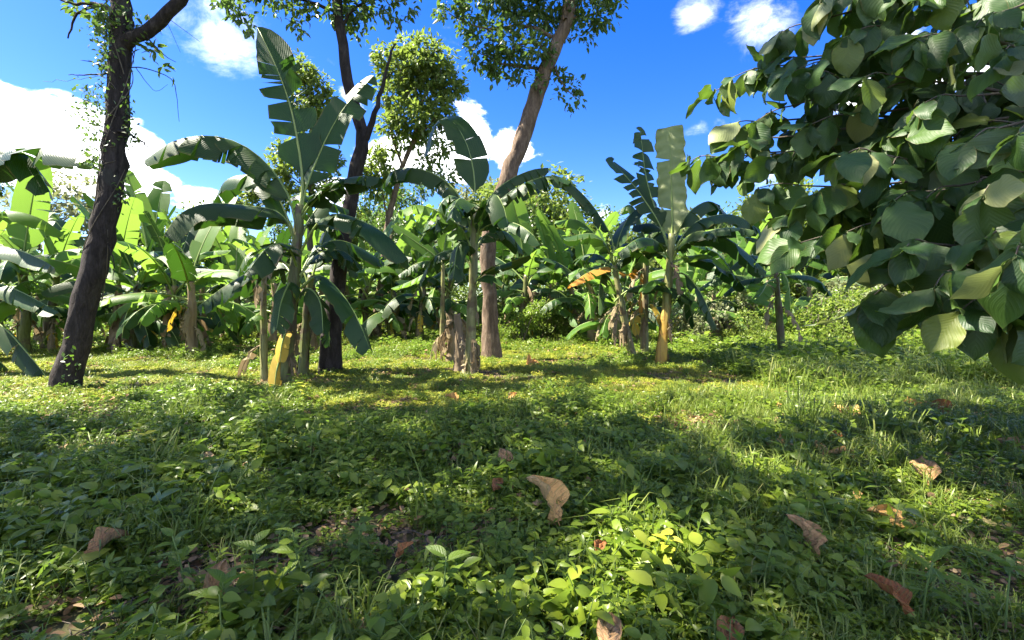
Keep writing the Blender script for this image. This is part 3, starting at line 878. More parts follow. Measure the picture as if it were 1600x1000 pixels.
# --- the field behind: shared leaf shapes
VAR = []
rngV = np.random.default_rng(50)
for k in range(26):
    cls = ('up', 'out', 'out', 'low')[k % 4]
    e0, e1 = {'up': (rngV.uniform(1.25, 1.45), rngV.uniform(0.5, 1.1)), 'out': (rngV.uniform(0.8, 1.15), rngV.uniform(-0.9, 0.1)),
              'low': (rngV.uniform(0.25, 0.7), rngV.uniform(-1.3, -0.7))}[cls]
    L = rngV.uniform(1.9, 2.7) if cls != 'low' else rngV.uniform(1.5, 2.1)
    young = rngV.uniform() < 0.5
    bl, rb = banana_leaf(arc(L, e0, e1, p=1.1), rngV.uniform(0.27, 0.36), fold=(0.2 if cls == 'up' else -0.1, 0.0 if cls == 'up' else -0.6),
                         sag={'up': 0.2, 'out': 0.45, 'low': 0.6}[cls], tears=int(rngV.integers(2, 12)), ragged=rngV.uniform(0.2, 0.5), rng=rngV, ns=20)
    a = Acc()
    a.V, a.T, a.M, a.U = bl.V + rb.V, bl.T + [t + bl.n for t in rb.T], bl.M + rb.M, bl.U + rb.U
    VAR.append((cls, a.mesh('leaf', [M_bladelite if young else M_blade, M_rib]), a.mesh('leaf', [M_bladelite, M_rib])))
DRY = []
for k in range(6):
    bl, rb = banana_leaf(arc(rngV.uniform(0.9, 1.5), rngV.uniform(-0.2, 0.6), -1.5, p=0.5), 0.15, sag=0.9, ragged=0.8, tears=7, rng=rngV, ns=14, ribr=0.014)
    a = Acc()
    a.V, a.T, a.M, a.U = bl.V + rb.V, bl.T + [t + bl.n for t in rb.T], bl.M + rb.M, bl.U + rb.U
    DRY.append((a.mesh('dry_leaf', [M_bladedry, M_ribdry]), a.mesh('yellow_leaf', [M_bladeyel, M_rib])))
STEMS = [stem_mesh([(0, 0, -0.05), (rngV.uniform(-.05, .05), rngV.uniform(-.05, .05), 0.9), (rngV.uniform(-.12, .12), rngV.uniform(-.12, .12), 1.7),
                    (rngV.uniform(-.16, .16), rngV.uniform(-.16, .16), 2.4)], 0.125, 0.07, [(M_stem, M_stem, M_ribdry)[k % 3]], sides=10, rng=rngV) for k in range(6)]
by = {c: [v for v in VAR if v[0] == c] for c in ('up', 'out', 'low')}


def field_banana(x, y, h, label, group, rng, light=0.38):
    """h = size against a plant with a 2.4 m stem"""
    z = gz(x, y)
    r = empty('banana_plant', (x, y, z), label, 'banana plant', group)
    sm = STEMS[int(rng.integers(len(STEMS)))]
    rot = rng.uniform(0, 6.28)
    hz = h * rng.uniform(0.62, 0.85)
    link('pseudostem', sm, r, rot=(0, 0, rot), scale=(h, h, hz))
    top = np.array(sm.vertices[len(sm.vertices) - 1].co) * 0
    vs = np.array([v.co for v in sm.vertices])
    tip = vs[vs[:, 2] > 2.25].mean(0) if (vs[:, 2] > 2.25).any() else np.array([0, 0, 2.3])
    c, s = math.cos(rot), math.sin(rot)
    tip = np.array([tip[0] * c - tip[1] * s, tip[0] * s + tip[1] * c, tip[2] * hz / h]) * h
    n = int(rng.integers(10, 13))
    az = rng.uniform(0, 6.28)
    for i in range(n):
        cls = 'up' if i < 2 else ('out' if i < n - 5 else 'low')
        v = by[cls][int(rng.integers(len(by[cls])))]
        az += 2.4 + rng.normal() * 0.2
        zoff = -0.13 * h * i
        link('leaf', v[2] if rng.uniform() < light else v[1], r, loc=(tip[0], tip[1], tip[2] + zoff * 0.6), rot=(rng.normal() * 0.08, rng.normal() * 0.08, az),
             scale=h * rng.uniform(0.85, 1.1))
    for i in range(int(rng.integers(4, 7))):
        link('dry_leaf' if i else 'yellow_leaf', DRY[int(rng.integers(len(DRY)))][0 if i else 1], r, loc=(tip[0] * .6, tip[1] * .6, hz * rng.uniform(0.7, 2.0)),
             rot=(0, 0, rng.uniform(0, 6.28)), scale=h * rng.uniform(0.8, 1.1))
    return r


ORD = ['first', 'second', 'third', 'fourth', 'fifth', 'sixth', 'seventh', 'eighth', 'ninth', 'tenth', 'eleventh', 'twelfth', 'thirteenth', 'fourteenth', 'fifteenth', 'sixteenth', 'seventeenth', 'eighteenth']
rngF = np.random.default_rng(60)
rows = [  # (name of the row, list of photo columns, distance, size)
    ('front row of the left field', [-60, 35, 80, 178, 205, 262, 300], 14.2, 1.28),
    ('second row of the left field', [-30, 60, 130, 230, 320, 372, 425], 17.5, 1.32),
    ('third row of the left field', [0, 95, 190, 285, 350, 400, 470], 22.5, 1.35),
    ('row behind the middle of the clearing', [545, 575, 612, 655, 700, 820, 860, 893, 925], 18.5, 1.36),
    ('farther row behind the middle of the clearing', [500, 540, 590, 640, 690, 790, 830, 870, 910, 960], 24.0, 1.55),
    ('row behind the yellow-footed plant', [965, 1075, 1120, 1165], 17.0, 1.25),
    ('row behind the tall weeds on the right', [1090, 1150, 1200, 1260, 1330, 1390], 22.0, 1.4),
    ('farthest row at the end of the left field', [40, 150, 250, 330, 420, 520], 29.0, 1.35),
]
for rn, cols, Y0, h in rows:
    for i, c in enumerate(cols):
        Y = Y0 + rngF.uniform(-1.0, 1.0)
        field_banana((c - CX) / F * Y, Y, h * rngF.uniform(0.88, 1.1), '%s banana plant from left, %s' % (ORD[i], rn), 'banana plants in the field behind', rngF)


# ------------------------------------------------------------------ trees
LT_hex = leaf_template(0.50, 0.15, 0.18, 'ovate', 3)
LT_round = leaf_template(0.62, 0.12, 0.12, 'ovate', 3)
LT_small = leaf_template(0.55, 0.15, 0.1, 'ovate', 2)


def crown_mesh(name, blobs, mat, size, twigs, per, tpl=LT_hex, rng=RNG, drop=0.35, flat=1.0, keep=None, org=(0, 0, 0)):
    """twigs with rosettes of leaves spread through the blobs (centre, radii)"""
    acc = Acc()
    for (c, rad) in blobs:
        c, rad = np.asarray(c, float), np.asarray(rad, float)
        n = max(3, int(twigs * rad[0] * rad[2] if twigs > 0 else -twigs))
        d = nrm(rng.normal(size=(n, 3)))
        rr = rng.uniform(0.15, 1.0, n) ** 0.45
        ctr = c + d * rad * rr[:, None] * (1 + 0.15 * rng.normal(size=(n, 1)))
        k = per
        Pc = np.repeat(ctr, k, 0)
        dd = nrm(np.repeat(d, k, 0) * 0.55 + rng.normal(size=(n * k, 3)) * 0.8 + np.array([0, 0, 0.05]))
        dd[:, 2] -= drop * rng.uniform(0.2, 1.4, n * k)
        dd = nrm(dd)
        Pl = Pc + dd * size * rng.uniform(0.05, 0.8, (n * k, 1)) + rng.normal(size=(n * k, 3)) * size * 0.35
        N = nrm(UP * flat + rng.normal(size=(n * k, 3)) * 0.5)
        ok = np.ones(len(Pl), bool) if keep is None else keep(Pl + dd * size * 0.5)
        if ok.any():
            stamp(acc, tpl[0], tpl[1], Pl[ok] - np.asarray(org), frames(dd[ok], N[ok]), size * rng.uniform(0.65, 1.25, ok.sum()))
    return acc.mesh(name, [mat], smooth=False)


def tree(name, label, path, radii, branches, blobs, barkmat, leafmat, size, twigs, per, seed=0, group=None, tpl=LT_hex, sides=14, drop=0.35, crown=True, cat='tree'):
    """path: trunk points; branches: (points, r0, r1); crown: blobs"""
    rng = np.random.default_rng(seed)
    base = np.asarray(path[0], float)
    base[2] = gz(base[0], base[1])
    r = empty(name, base, label, cat, group)
    P = spline(path, 40)
    P = P + np.concatenate([np.zeros((1, 3)), rng.normal(size=(38, 3)) * 0.012, np.zeros((1, 3))])
    P[0, 2] = base[2] - 0.1
    L = np.interp(np.linspace(0, 1, 40), np.linspace(0, 1, len(radii)), radii)
    L = L * (1 + 0.35 * np.exp(-np.linspace(0, 1, 40) * 22))
    V, T, U = tube(P - base, L, sides, 0.06, rng)
    a = Acc()
    a.add(V, T, 0, U)
    link('trunk', a.mesh('trunk', [barkmat]), r)
    for (bp, r0, r1) in branches:
        a = Acc()
        Q = spline(bp, 14)
        Q[1:-1] += rng.normal(size=(12, 3)) * min(0.03, r0 * 0.3)
        V, T, U = tube(Q - base, np.linspace(r0, r1, 14), 7, 0.05, rng)
        a.add(V, T, 0, U)
        link('branch', a.mesh('branch', [barkmat]), r)
    if blobs and crown:
        link('crown', crown_mesh('crown', [(np.asarray(c) - base, q) for c, q in blobs], leafmat, size, twigs, per, rng=rng, tpl=tpl, drop=drop), r)
    return r


def pp(pts, Y):
    return [at(x, y, Y) for x, y in pts]


# tree 1, dark trunk at the left
Y1 = depth(613)
t1 = pp([(102, 613), (118, 545), (140, 450), (160, 365), (175, 290), (181, 200), (185, 120), (190, 50), (188, 0), (180, -80), (175, -200), (190, -330)], Y1)
fork1 = pp([(190, 75), (212, 55), (245, 28), (290, -5), (340, -60), (380, -150)], Y1)
c1 = [(at(175, -330, Y1 - .4), (1.6, 1.5, 0.9)), (at(60, -230, Y1 - .4), (1.3, 1.3, 0.8)), (at(150, -215, Y1 + .4), (1.4, 1.3, 0.8)), (at(390, -300, Y1 - .6), (0.5, 0.5, 0.4)), (at(310, -420, Y1 + .4), (0.5, 0.5, 0.4)),
      (at(130, 8, Y1 + .2), (0.25, 0.3, 0.2)), (at(240, 90, Y1 + .2), (0.22, 0.25, 0.28)), (at(165, 25, Y1 - .2), (0.3, 0.3, 0.5)), (at(225, 60, Y1 + .3), (0.25, 0.25, 0.25))]
tr1 = tree('forest_tree', 'dark leaning tree wrapped in vines on the left side', t1, [0.17, 0.175, 0.18, 0.165, 0.155, 0.15, 0.12, 0.08, 0.05], [
    (fork1, 0.115, 0.05), (pp([(180, 20), (150, 5), (110, 5), (70, -15)], Y1), 0.035, 0.012), (pp([(178, 35), (145, 12), (118, 25), (106, 60)], Y1 - 0.1), 0.035, 0.010),
    (pp([(180, -120), (120, -170), (60, -230)], Y1), 0.06, 0.02), (pp([(183, 112), (160, 115), (140, 117), (107, 117)], Y1 - 0.1), 0.02, 0.005),
    (pp([(184, 205), (205, 212), (222, 222), (234, 232)], Y1 - 0.1), 0.025, 0.008), (pp([(183, 100), (160, 103), (140, 96), (126, 94)], Y1 - 0.1), 0.015, 0.004),
    (pp([(193, 105), (225, 106), (252, 115), (270, 125), (275, 145), (280, 190)], Y1), 0.010, 0.003), (pp([(212, 105), (230, 130), (245, 143), (262, 132)], Y1), 0.006, 0.002),
    (pp([(225, 50), (240, 70), (262, 90), (275, 97)], Y1), 0.014, 0.004), (pp([(205, 60), (207, 80), (209, 100)], Y1), 0.012, 0.004), (pp([(258, 25), (285, 45), (312, 65)], Y1), 0.005, 0.002),
    (pp([(255, 22), (268, 50), (282, 82)], Y1), 0.004, 0.002), (pp([(370, -140), (400, -200), (390, -300)], Y1), 0.05, 0.02), (pp([(178, -200), (240, -300), (310, -420)], Y1 + .4), 0.05, 0.02),
    (pp([(160, 380), (148, 360), (140, 357)], Y1 - 0.1), 0.012, 0.005), (pp([(168, 380), (178, 410), (176, 440)], Y1 - 0.15), 0.012, 0.004)],
    c1, M_barkdark, M_treeleaf, 0.15, 40, 11, seed=101)
# vine on tree 1
rngI = np.random.default_rng(102)
va = Acc()
vb = Acc()
trunkP = spline(t1, 60)
for k in range(7):
    n = 30
    i0, i1 = sorted(rngI.integers(8, 42, 2))
    if i1 - i0 < 8:
        i1 = i0 + 8
    seg = spline(trunkP[i0:i1], n)
    a0, tw = rngI.uniform(0, 6.28), rngI.uniform(-4, 4)
    an = a0 + tw * np.linspace(0, 1, n)
    Q = seg + 0.185 * np.stack([np.cos(an), np.sin(an), 0 * an], 1)
    V, T, U = tube(Q, [0.009, 0.006], 5)
    va.add(V, T, 0, U)
for (cx, cy, sx, sy, n, ex) in [(140, 160, 26, 26, 90, 0.25), (150, 200, 26, 35, 110, 0.25), (165, 90, 14, 40, 120, 0.15), (160, 40, 20, 30, 120, 0.2), (205, 215, 10, 25, 40, 0.15), (200, 160, 7, 40, 40, .15),
                                (150, 245, 18, 25, 60, 0.2), (190, 300, 10, 25, 40, .15), (165, 60, 12, 60, 90, 0.2), (185, 20, 25, 20, 90, .3), (110, 570, 12, 30, 40, .2), (100, 605, 18, 10, 50, .25)]:
    n = int(n * 1.7)
    xs = cx + rngI.normal(size=n) * sx * 0.6
    ys = cy + rngI.normal(size=n) * sy * 0.6
    P = np.stack([at(x, y, Y1 + rngI.normal() * ex - 0.05) for x, y in zip(xs, ys)])
    D = nrm(rngI.normal(size=(n, 3)) * 0.7 + [0, 0, -0.6])
    stamp(vb, *LT_small, P, frames(D, nrm(rngI.normal(size=(n, 3)) + [0, -0.6, 0.6])), rngI.uniform(0.05, 0.095, n))
for pts in [[(181, 180), (160, 172), (140, 168), (105, 178), (84, 190)], [(180, 170), (150, 150), (130, 145), (120, 165)], [(181, 230), (150, 225), (128, 210), (122, 190)],
            [(180, 250), (160, 262), (145, 290), (150, 320)], [(181, 140), (165, 120), (140, 122), (68, 128)], [(180, 210), (150, 195), (130, 218), (126, 240)]]:
    V, T, U = tube(spline(pp(pts, Y1 - 0.15), 18) + rngI.normal(size=(18, 3)) * 0.01, [0.006, 0.002], 4)
    va.add(V, T, 0, U)
vroot = empty('climbing_vine', (t1[0][0], Y1, gz(t1[0][0], Y1)), 'small-leaved vine climbing the dark leaning trunk on the left', 'vine')
vo = np.array(vroot.location)
for nm, a, mt in (('stem', va, M_twig), ('foliage', vb, M_treeleaf)):
    a.V = [v - vo for v in a.V]
    link(nm, a.mesh(nm, [mt]), vroot)

# tree 2, forked trunk behind the tall banana
Y2 = depth(584)
t2 = pp([(516, 584), (519, 510), (526, 450), (540, 360), (555, 275), (566, 222), (560, 185), (546, 140), (538, 90), (530, 40), (526, 0), (518, -80), (520, -220), (535, -360), (545, -470)], Y2)
c2 = [(at(x, y, Y2 + d), (r * 1.15, r, r * 0.75)) for x, y, r, d in [(380, 8, 0.45, 0), (430, 0, 0.5, .3), (470, 12, 0.4, 0.2), (500, -10, 0.7, 0), (560, 0, 0.65, .2), (605, 12, 0.5, 0), (540, 25, 0.28, .2), (620, -20, 0.5, .2),
                                                               (350, -40, 0.7, 0), (450, -90, 0.9, 0), (580, -100, 0.9, 0), (520, -200, 1.0, 0), (380, 28, .25, 0), (655, -60, .8, 0), (470, 38, .2, -.1)]]
c2 += [(np.array(p), (q * 1.1, q, q * 0.7)) for p, q in [((-4.4, 9.4, 14.2), 1.4), ((-2.5, 9.6, 14.0), 1.4), ((-3.3, 8.0, 13.6), 1.3), ((-1.5, 8.2, 13.6), 1.2), ((-4.2, 11.2, 14.2), 1.3), ((-2.3, 11.2, 14.0), 1.3), ((-0.4, 9.9, 14.2), 1.3)]]  # unseen upper crown, added to shade the tall weeds on the right
tree('forest_tree', 'tall forked tree with a bare snag, behind the tallest banana plant', t2, [0.20, 0.17, 0.155, 0.14, 0.12, 0.10, 0.10, 0.085, 0.07, 0.05, 0.03], [
    (pp([(566, 224), (577, 205), (590, 165), (600, 125), (608, 95), (618, 68)], Y2), 0.075, 0.018), (pp([(606, 100), (612, 85), (611, 70)], Y2), 0.02, 0.008),
    (pp([(598, 130), (607, 118), (617, 112)], Y2), 0.02, 0.006), (pp([(528, 20), (490, 5), (430, -5), (380, 5)], Y2), 0.04, 0.01), (pp([(530, 45), (560, 10), (600, -5), (630, -10)], Y2), 0.04, 0.01),
    (pp([(520, -60), (480, -90), (450, -110)], Y2), 0.04, 0.015), ([at(540, -400, Y2), (-3.4, 9.0, 13.2), (-3.0, 8.2, 13.6), (-1.5, 8.2, 13.6)], 0.05, 0.015),
    ([at(540, -400, Y2), (-3.2, 10.4, 13.5), (-2.3, 11.2, 14.0)], 0.05, 0.015), ([at(540, -400, Y2), (-2.4, 9.7, 13.4), (-0.4, 9.9, 14.2)], 0.05, 0.015), (pp([(520, -60), (560, -90), (590, -120)], Y2), 0.04, 0.015), (pp([(562, 200), (556, 185), (552, 160)], Y2 - .15), 0.03, 0.008)],
    c2, M_barkdark, M_treeleaf, 0.15, 70, 12, seed=110)

# tree 3, leaning tree in the middle
Y3 = depth(565)
t3 = pp([(768, 565), (766, 500), (763, 430), (763, 380), (772, 335), (790, 282), (812, 228), (832, 170), (850, 115), (872, 65), (888, 25), (893, -20), (896, -90)], Y3)
c3 = [(at(x, y, Y3 + d), (r * 1.15, r, r * 0.8)) for x, y, r, d in
      [(700, 18, 0.36, 0), (725, 30, 0.36, 0.1), (752, 48, 0.40, 0), (745, 78, 0.36, 0), (785, 20, 0.5, .3), (790, 60, 0.55, -.2), (790, 100, 0.42, 0), (825, 25, 0.6, .3), (830, 75, 0.5, -.3), (815, 110, 0.32, 0), (770, 95, .4, .2),
       (860, 30, 0.5, .4), (920, 22, 0.48, 0), (945, 18, 0.36, 0), (915, 45, 0.3, .1), (865, -10, 0.8, 0), (790, -30, 0.9, 0), (940, -20, .6, 0), (870, 130, 0.25, .2), (885, 140, 0.27, 0.1), (900, 155, 0.22, 0),
       (860, -120, 1.5, 0), (960, -90, 1.0, 0), (760, -110, 1.2, .3), (845, 130, .2, -.2), (735, 15, .3, 0)]]
tree('forest_tree', 'tall light-barked tree leaning right, with leafy crown cut by the top edge', t3, [0.225, 0.19, 0.19, 0.20, 0.21, 0.21, 0.19, 0.17, 0.14, 0.10], [
    (pp([(862, 90), (840, 70), (820, 68), (800, 78)], Y3 - 0.3), 0.05, 0.015), (pp([(835, 70), (830, 58), (828, 52)], Y3 - .3), 0.02, 0.008), (pp([(870, 60), (820, 40), (760, 45), (700, 20)], Y3), 0.05, 0.012),
    (pp([(860, 90), (870, 115), (885, 140), (902, 155)], Y3), 0.035, 0.008), (pp([(885, 30), (915, 25), (950, 15)], Y3), 0.04, 0.01), (pp([(850, 110), (820, 105), (785, 100), (745, 80)], Y3), 0.045, 0.01),
    (pp([(890, -10), (860, -60), (800, -100)], Y3), 0.06, 0.02), (pp([(893, -20), (930, -60), (960, -90)], Y3), 0.05, 0.02), (pp([(883, 30), (882, 10), (892, -6)], Y3 - .2), 0.06, 0.03)],
    c3, M_barklite, M_treeleaf, 0.165, 95, 11, seed=120)

# tree 4, the leafy one behind between the two
Y4 = 20.5
t4 = pp([(585, 529), (590, 485), (597, 430), (606, 350), (628, 262), (645, 225), (652, 180), (650, 130)], Y4)
c4 = [(at(x, y, Y4 + d), (r * 1.1, r, r * 0.85)) for x, y, r, d in
      [(650, 95, 1.05, 0), (620, 110, 0.9, .5), (690, 115, 0.9, 0), (660, 145, 1.1, .6), (705, 140, 0.55, 0), (610, 150, 0.6, 0), (640, 180, 0.8, -.3), (690, 175, 0.7, 0), (605, 195, 0.5, 0), (635, 215, 0.55, 0), (670, 205, 0.6, .5),
       (600, 235, 0.45, 0), (690, 235, 0.45, 0), (660, 255, .4, 0), (595, 85, 0.35, 0), (665, 72, .5, 0), (585, 265, .7, 0), (590, 290, .7, 0), (690, 280, .6, .5)]]
tree('forest_tree', 'round-crowned bright green tree with thin pale trunk in the middle distance', t4, [0.17, 0.16, 0.15, 0.14, 0.12, 0.1, 0.06, 0.03], [
    (pp([(628, 262), (615, 220), (608, 180), (610, 150)], Y4), 0.06, 0.02), (pp([(645, 225), (675, 190), (695, 160)], Y4), 0.06, 0.02), (pp([(650, 180), (670, 140), (690, 110)], Y4), 0.05, 0.015),
    (pp([(606, 350), (598, 300), (588, 265)], Y4), 0.05, 0.015), (pp([(652, 170), (630, 130), (622, 100)], Y4), 0.05, 0.015)],
    c4, M_barklite, M_treelite, 0.25, 80, 12, seed=130)

# tree 5, yellow-green tree left of it
Y5 = 19.0
t5 = pp([(492, 535), (488, 450), (484, 350), (488, 250), (485, 170), (470, 110)], Y5)
c5 = [(at(x, y, Y5 + d), (r * 1.1, r, r * 0.9)) for x, y, r, d in
      [(470, 112, 0.55, 0), (490, 135, 0.6, 0), (500, 165, 0.55, 0), (475, 165, 0.5, .3), (505, 190, .35, 0), (480, 200, .5, 0), (440, 235, .35, 0), (430, 270, 0.6, 0), (410, 300, 0.6, .3), (470, 260, .6, 0), (500, 290, 0.6, 0), (520, 250, .4, 0),
       (380, 310, .6, .3), (450, 310, .7, .5)]]
tree('forest_tree', 'yellow-green feathery tree behind the upright torn banana leaf', t5, [0.15, 0.13, 0.11, 0.09, 0.06, 0.02], [
    (pp([(486, 300), (460, 280), (430, 270)], Y5), 0.04, 0.012), (pp([(487, 260), (500, 270), (505, 290)], Y5), 0.04, 0.012), (pp([(486, 180), (500, 165), (506, 150)], Y5), 0.04, 0.012)],
    c5, M_twig, M_treelite, 0.20, 150, 11, seed=140)

# ------------------------------------------------------------------ far trees behind the field
rngT = np.random.default_rng(150)
PROT = []
for k in range(6):
    bl = []
    for j in range(13):
        a, q = rngT.uniform(0, 6.28), rngT.uniform(0, 1) ** 0.6
        bl.append(((2.3 * q * math.cos(a), 2.0 * q * math.sin(a), 5.6 + rngT.uniform(-2.6, 2.2) * (1 - 0.5 * q)), (rngT.uniform(0.7, 1.25),) * 2 + (rngT.uniform(0.55, 0.95),)))
    mt = (M_treelite, M_treeleaf, M_treelite, M_treegrey, M_treeleaf, M_treelite)[k]
    tw = 62 if k != 3 else 22
    cm = crown_mesh('crown', bl, mt, 0.27, tw, 9, rng=rngT, tpl=LT_small)
    a = Acc()
    V, T, U = tube(spline([(0, 0, -0.1), (rngT.normal() * .15, rngT.normal() * .15, 2), (rngT.normal() * .3, rngT.normal() * .3, 4), (0, 0, 6.5)], 16), [0.19, 0.14, 0.1, 0.04], 8, 0.05, rngT)
    a.add(V, T, 0, U)
    brs = []
    for j in range(5):
        c = np.array(bl[j][0])
        ab = Acc()
        V, T, U = tube(spline([(0, 0, 2.4 + 0.5 * j), c * [0.5, 0.5, 1] - [0, 0, .6], c], 9), [0.06, 0.02], 6, 0.05, rngT)
        ab.add(V, T, 0, U)
        brs.append(ab.mesh('branch', [M_twig]))
    PROT.append((cm, a.mesh('trunk', [M_barkdark if k % 2 else M_barklite]), brs))


def far_tree(px, top, Y, k, label, wide=1.0, group='trees behind the banana field'):
    """top = photo row of the crown's top"""
    x = (px - CX) / F * Y
    hgt = CAMH + (HY - top) / F * Y
    s = hgt / 8.4
    r = empty('background_tree', (x, Y, gz(x, Y)), label, 'tree', group)
    cm, tm, brs = PROT[k]
    rot = rngT.uniform(0, 6.28)
    for nm, me in [('trunk', tm), ('crown', cm)] + [('branch', b_) for b_ in brs]:
        link(nm, me, r, rot=(0, 0, rot), scale=(s * wide, s * wide, s))


far = [(-40, 250, 27, 1), (60, 210, 33, 3), (170, 300, 34, 1), (265, 315, 36, 0), (345, 300, 31, 2), (430, 330, 40, 4), (540, 310, 30, 0), (640, 270, 33, 1), (735, 262, 34, 5), (772, 232, 37, 3), (838, 240, 30, 0), (905, 320, 37, 2),
       (1000, 325, 38, 4), (1085, 285, 33, 3), (1150, 315, 41, 0), (1205, 262, 30, 0), (1255, 290, 34, 2), (1325, 285, 29, 5), (1400, 300, 26, 1), (1480, 270, 30, 2), (1560, 240, 27, 4), (1660, 230, 27, 1), (980, 335, 28, 5), (690, 310, 27, 4), (565, 290, 29, 1), (610, 320, 26, 4), (900, 300, 31, 1), (810, 300, 27, 4),
       (1120, 320, 27, 4), (1330, 350, 22, 5), (1440, 330, 20, 4), (1570, 300, 19, 2)]
far.sort()
for i, (px, top, Y, k) in enumerate(far):
    o = ['twenty-' + w for w in ORD[:9]]
    od = (ORD + ['nineteenth', 'twentieth'] + o + ['thirtieth', 'thirty-first', 'thirty-second', 'thirty-third', 'thirty-fourth'])[i]
    look = ('bright green', 'dark green', 'yellow-green', 'pale greyish', 'dense dark', 'light green')[k]
    far_tree(px, top, Y, k, '%s tree, %s from the left among those behind the banana field' % (look, od), wide=rngT.uniform(0.85, 1.2))

# the wood that closes the view, one mass
acc = Acc()
bl = []
for i in range(90):
    x = rngT.uniform(-75, 75)
    Y = rngT.uniform(46, 58)
    bl.append(((x, Y, rngT.uniform(0.8, 6.0)), (rngT.uniform(2.2, 3.6), 2.0, rngT.uniform(1.4, 2.4))))
for i in range(130):
    Y = rngT.uniform(34, 46)
    bl.append(((rngT.uniform(-1.3, 1.3) * Y, Y, rngT.uniform(0.2, 2.4)), (rngT.uniform(1.4, 2.4), 1.5, rngT.uniform(0.8, 1.4))))
wm = crown_mesh('far_wood', bl, M_treelite, 0.5, 26, 8, rng=rngT, tpl=LT_small)
tag(link('far_wood', wm), 'far-off green wood closing the view behind all plants', None, kind='stuff')

# ------------------------------------------------------------------ shrubs at the right behind the tall weeds
rngS = np.random.default_rng(160)
SH = []
for k in range(4):
    bl = [((rngS.normal() * .45, rngS.normal() * .45, rngS.uniform(0.5, 1.7)), (rngS.uniform(.35, .6),) * 2 + (rngS.uniform(.3, .5),)) for j in range(8)]
    cm = crown_mesh('foliage', bl, (M_treelite, M_weed, M_treegrey, M_treelite)[k], 0.13, 130, 9, rng=rngS, tpl=LT_hex)
    a = Acc()
    for j in range(7):
        c = np.array(bl[j][0])
        V, T, U = tube(spline([(rngS.normal() * .1, rngS.normal() * .1, -0.05), c * .5 + rngS.normal(size=3) * .1, c + [0, 0, .2]], 9), [0.025, 0.008], 5, 0.05, rngS)
        a.add(V, T, 0, U)
    SH.append((cm, a.mesh('stems', [M_twig])))
shr = [(1085, 15.5, .8), (1140, 18, 1.0), (1180, 15.0, 0.75), (1265, 15.5, 1.0), (1300, 17.5, 1.25), (1345, 14.5, 0.95), (1375, 17, 1.3), (1420, 16, 1.2), (1465, 18, 1.35), (1520, 15.5, 1.25), (1565, 13.5, 1.1), (1620, 13, 1.2), (640, 24, .8), (860, 19, .9), (905, 22, .8), (815, 17, .8)]
shr.sort()
for i, (px, Y, s) in enumerate(shr):
    x = (px - CX) / F * Y
    place = 'behind the tall weeds on the right' if px > 1000 else 'at the back of the clearing'
    j = i if px < 1000 else i - 4
    r = empty('shrub', (x, Y, gz(x, Y)), '%s leafy shrub from the left %s' % (ORD[j], place), 'shrub', 'shrubs round the clearing')
    cm, sm = SH[int(rngS.integers(4))]
    rot = rngS.uniform(0, 6.28)
    link('stems', sm, r, rot=(0, 0, rot), scale=s)
    link('foliage', cm, r, rot=(0, 0, rot), scale=s)

# ------------------------------------------------------------------ teak tree hanging in from the right
def teak_leaf_mesh(seed, mat, st=13, cr=4, dry=False):
    """large obovate leaf of length 1 along +Y"""
    rng = np.random.default_rng(seed)
    t = np.linspace(0, 1, st + 1)
    w = np.clip(np.sin(np.pi * np.clip(t, 0.04, 1) ** 1.12), 0, 1) ** 0.62 * rng.uniform(0.27, 0.36)
    w[0] = 0.02
    w[-1] = 0.01
    w = w * np.where(t > 0.75, 1 - 0.55 * ((t - 0.75) / 0.25) ** 1.5, 1.0)
    s = np.linspace(-1, 1, 2 * cr + 1)
    dr = rng.uniform(0.15, 0.55)
    cup = rng.uniform(-0.35, 0.45)
    ph = rng.uniform(0, 6.28, 4)
    V, U = [], []
    for a, b in zip(t, w):
        for q in s:
            x = q * b
            z = -dr * a ** 2 + cup * abs(x) * 0.7 + 0.04 * math.sin(9 * a + ph[0] + 2 * q) * abs(q) + 0.02 * math.sin(21 * a + ph[1]) * q * q + 0.06 * q * math.sin(2.5 * a + ph[2])
            if dry:
                z += 0.16 * math.sin(5 * a + ph[2] + 3 * q) * abs(q) + 0.9 * abs(x) ** 1.5 + 0.05 * math.sin(9 * q + ph[3] + 4 * a) + 0.05 * math.sin(17 * a + 5 * q + ph[0])
            V.append((x, a + 0.10 * abs(q) * b * (1 - 2 * a), z))
            U.append((a, q))
    n = len(s)
    i = (np.arange(st)[:, None] * n + np.arange(n - 1)[None]).ravel()
    T = np.vstack([np.stack([i, i + 1, i + n + 1], 1), np.stack([i, i + n + 1, i + n], 1)])
    V = np.array(V)
    V[:, 1] += 0.06
    Vt, Tt, Ut = tube(np.array([(0, -0.02, 0.02), (0, 0.03, 0.01), (0, 0.1, 0.0)]), [0.010, 0.012], 5)
    a = Acc()
    a.add(V, T, 0, U)
    a.add(Vt, Tt, 0)
    return a


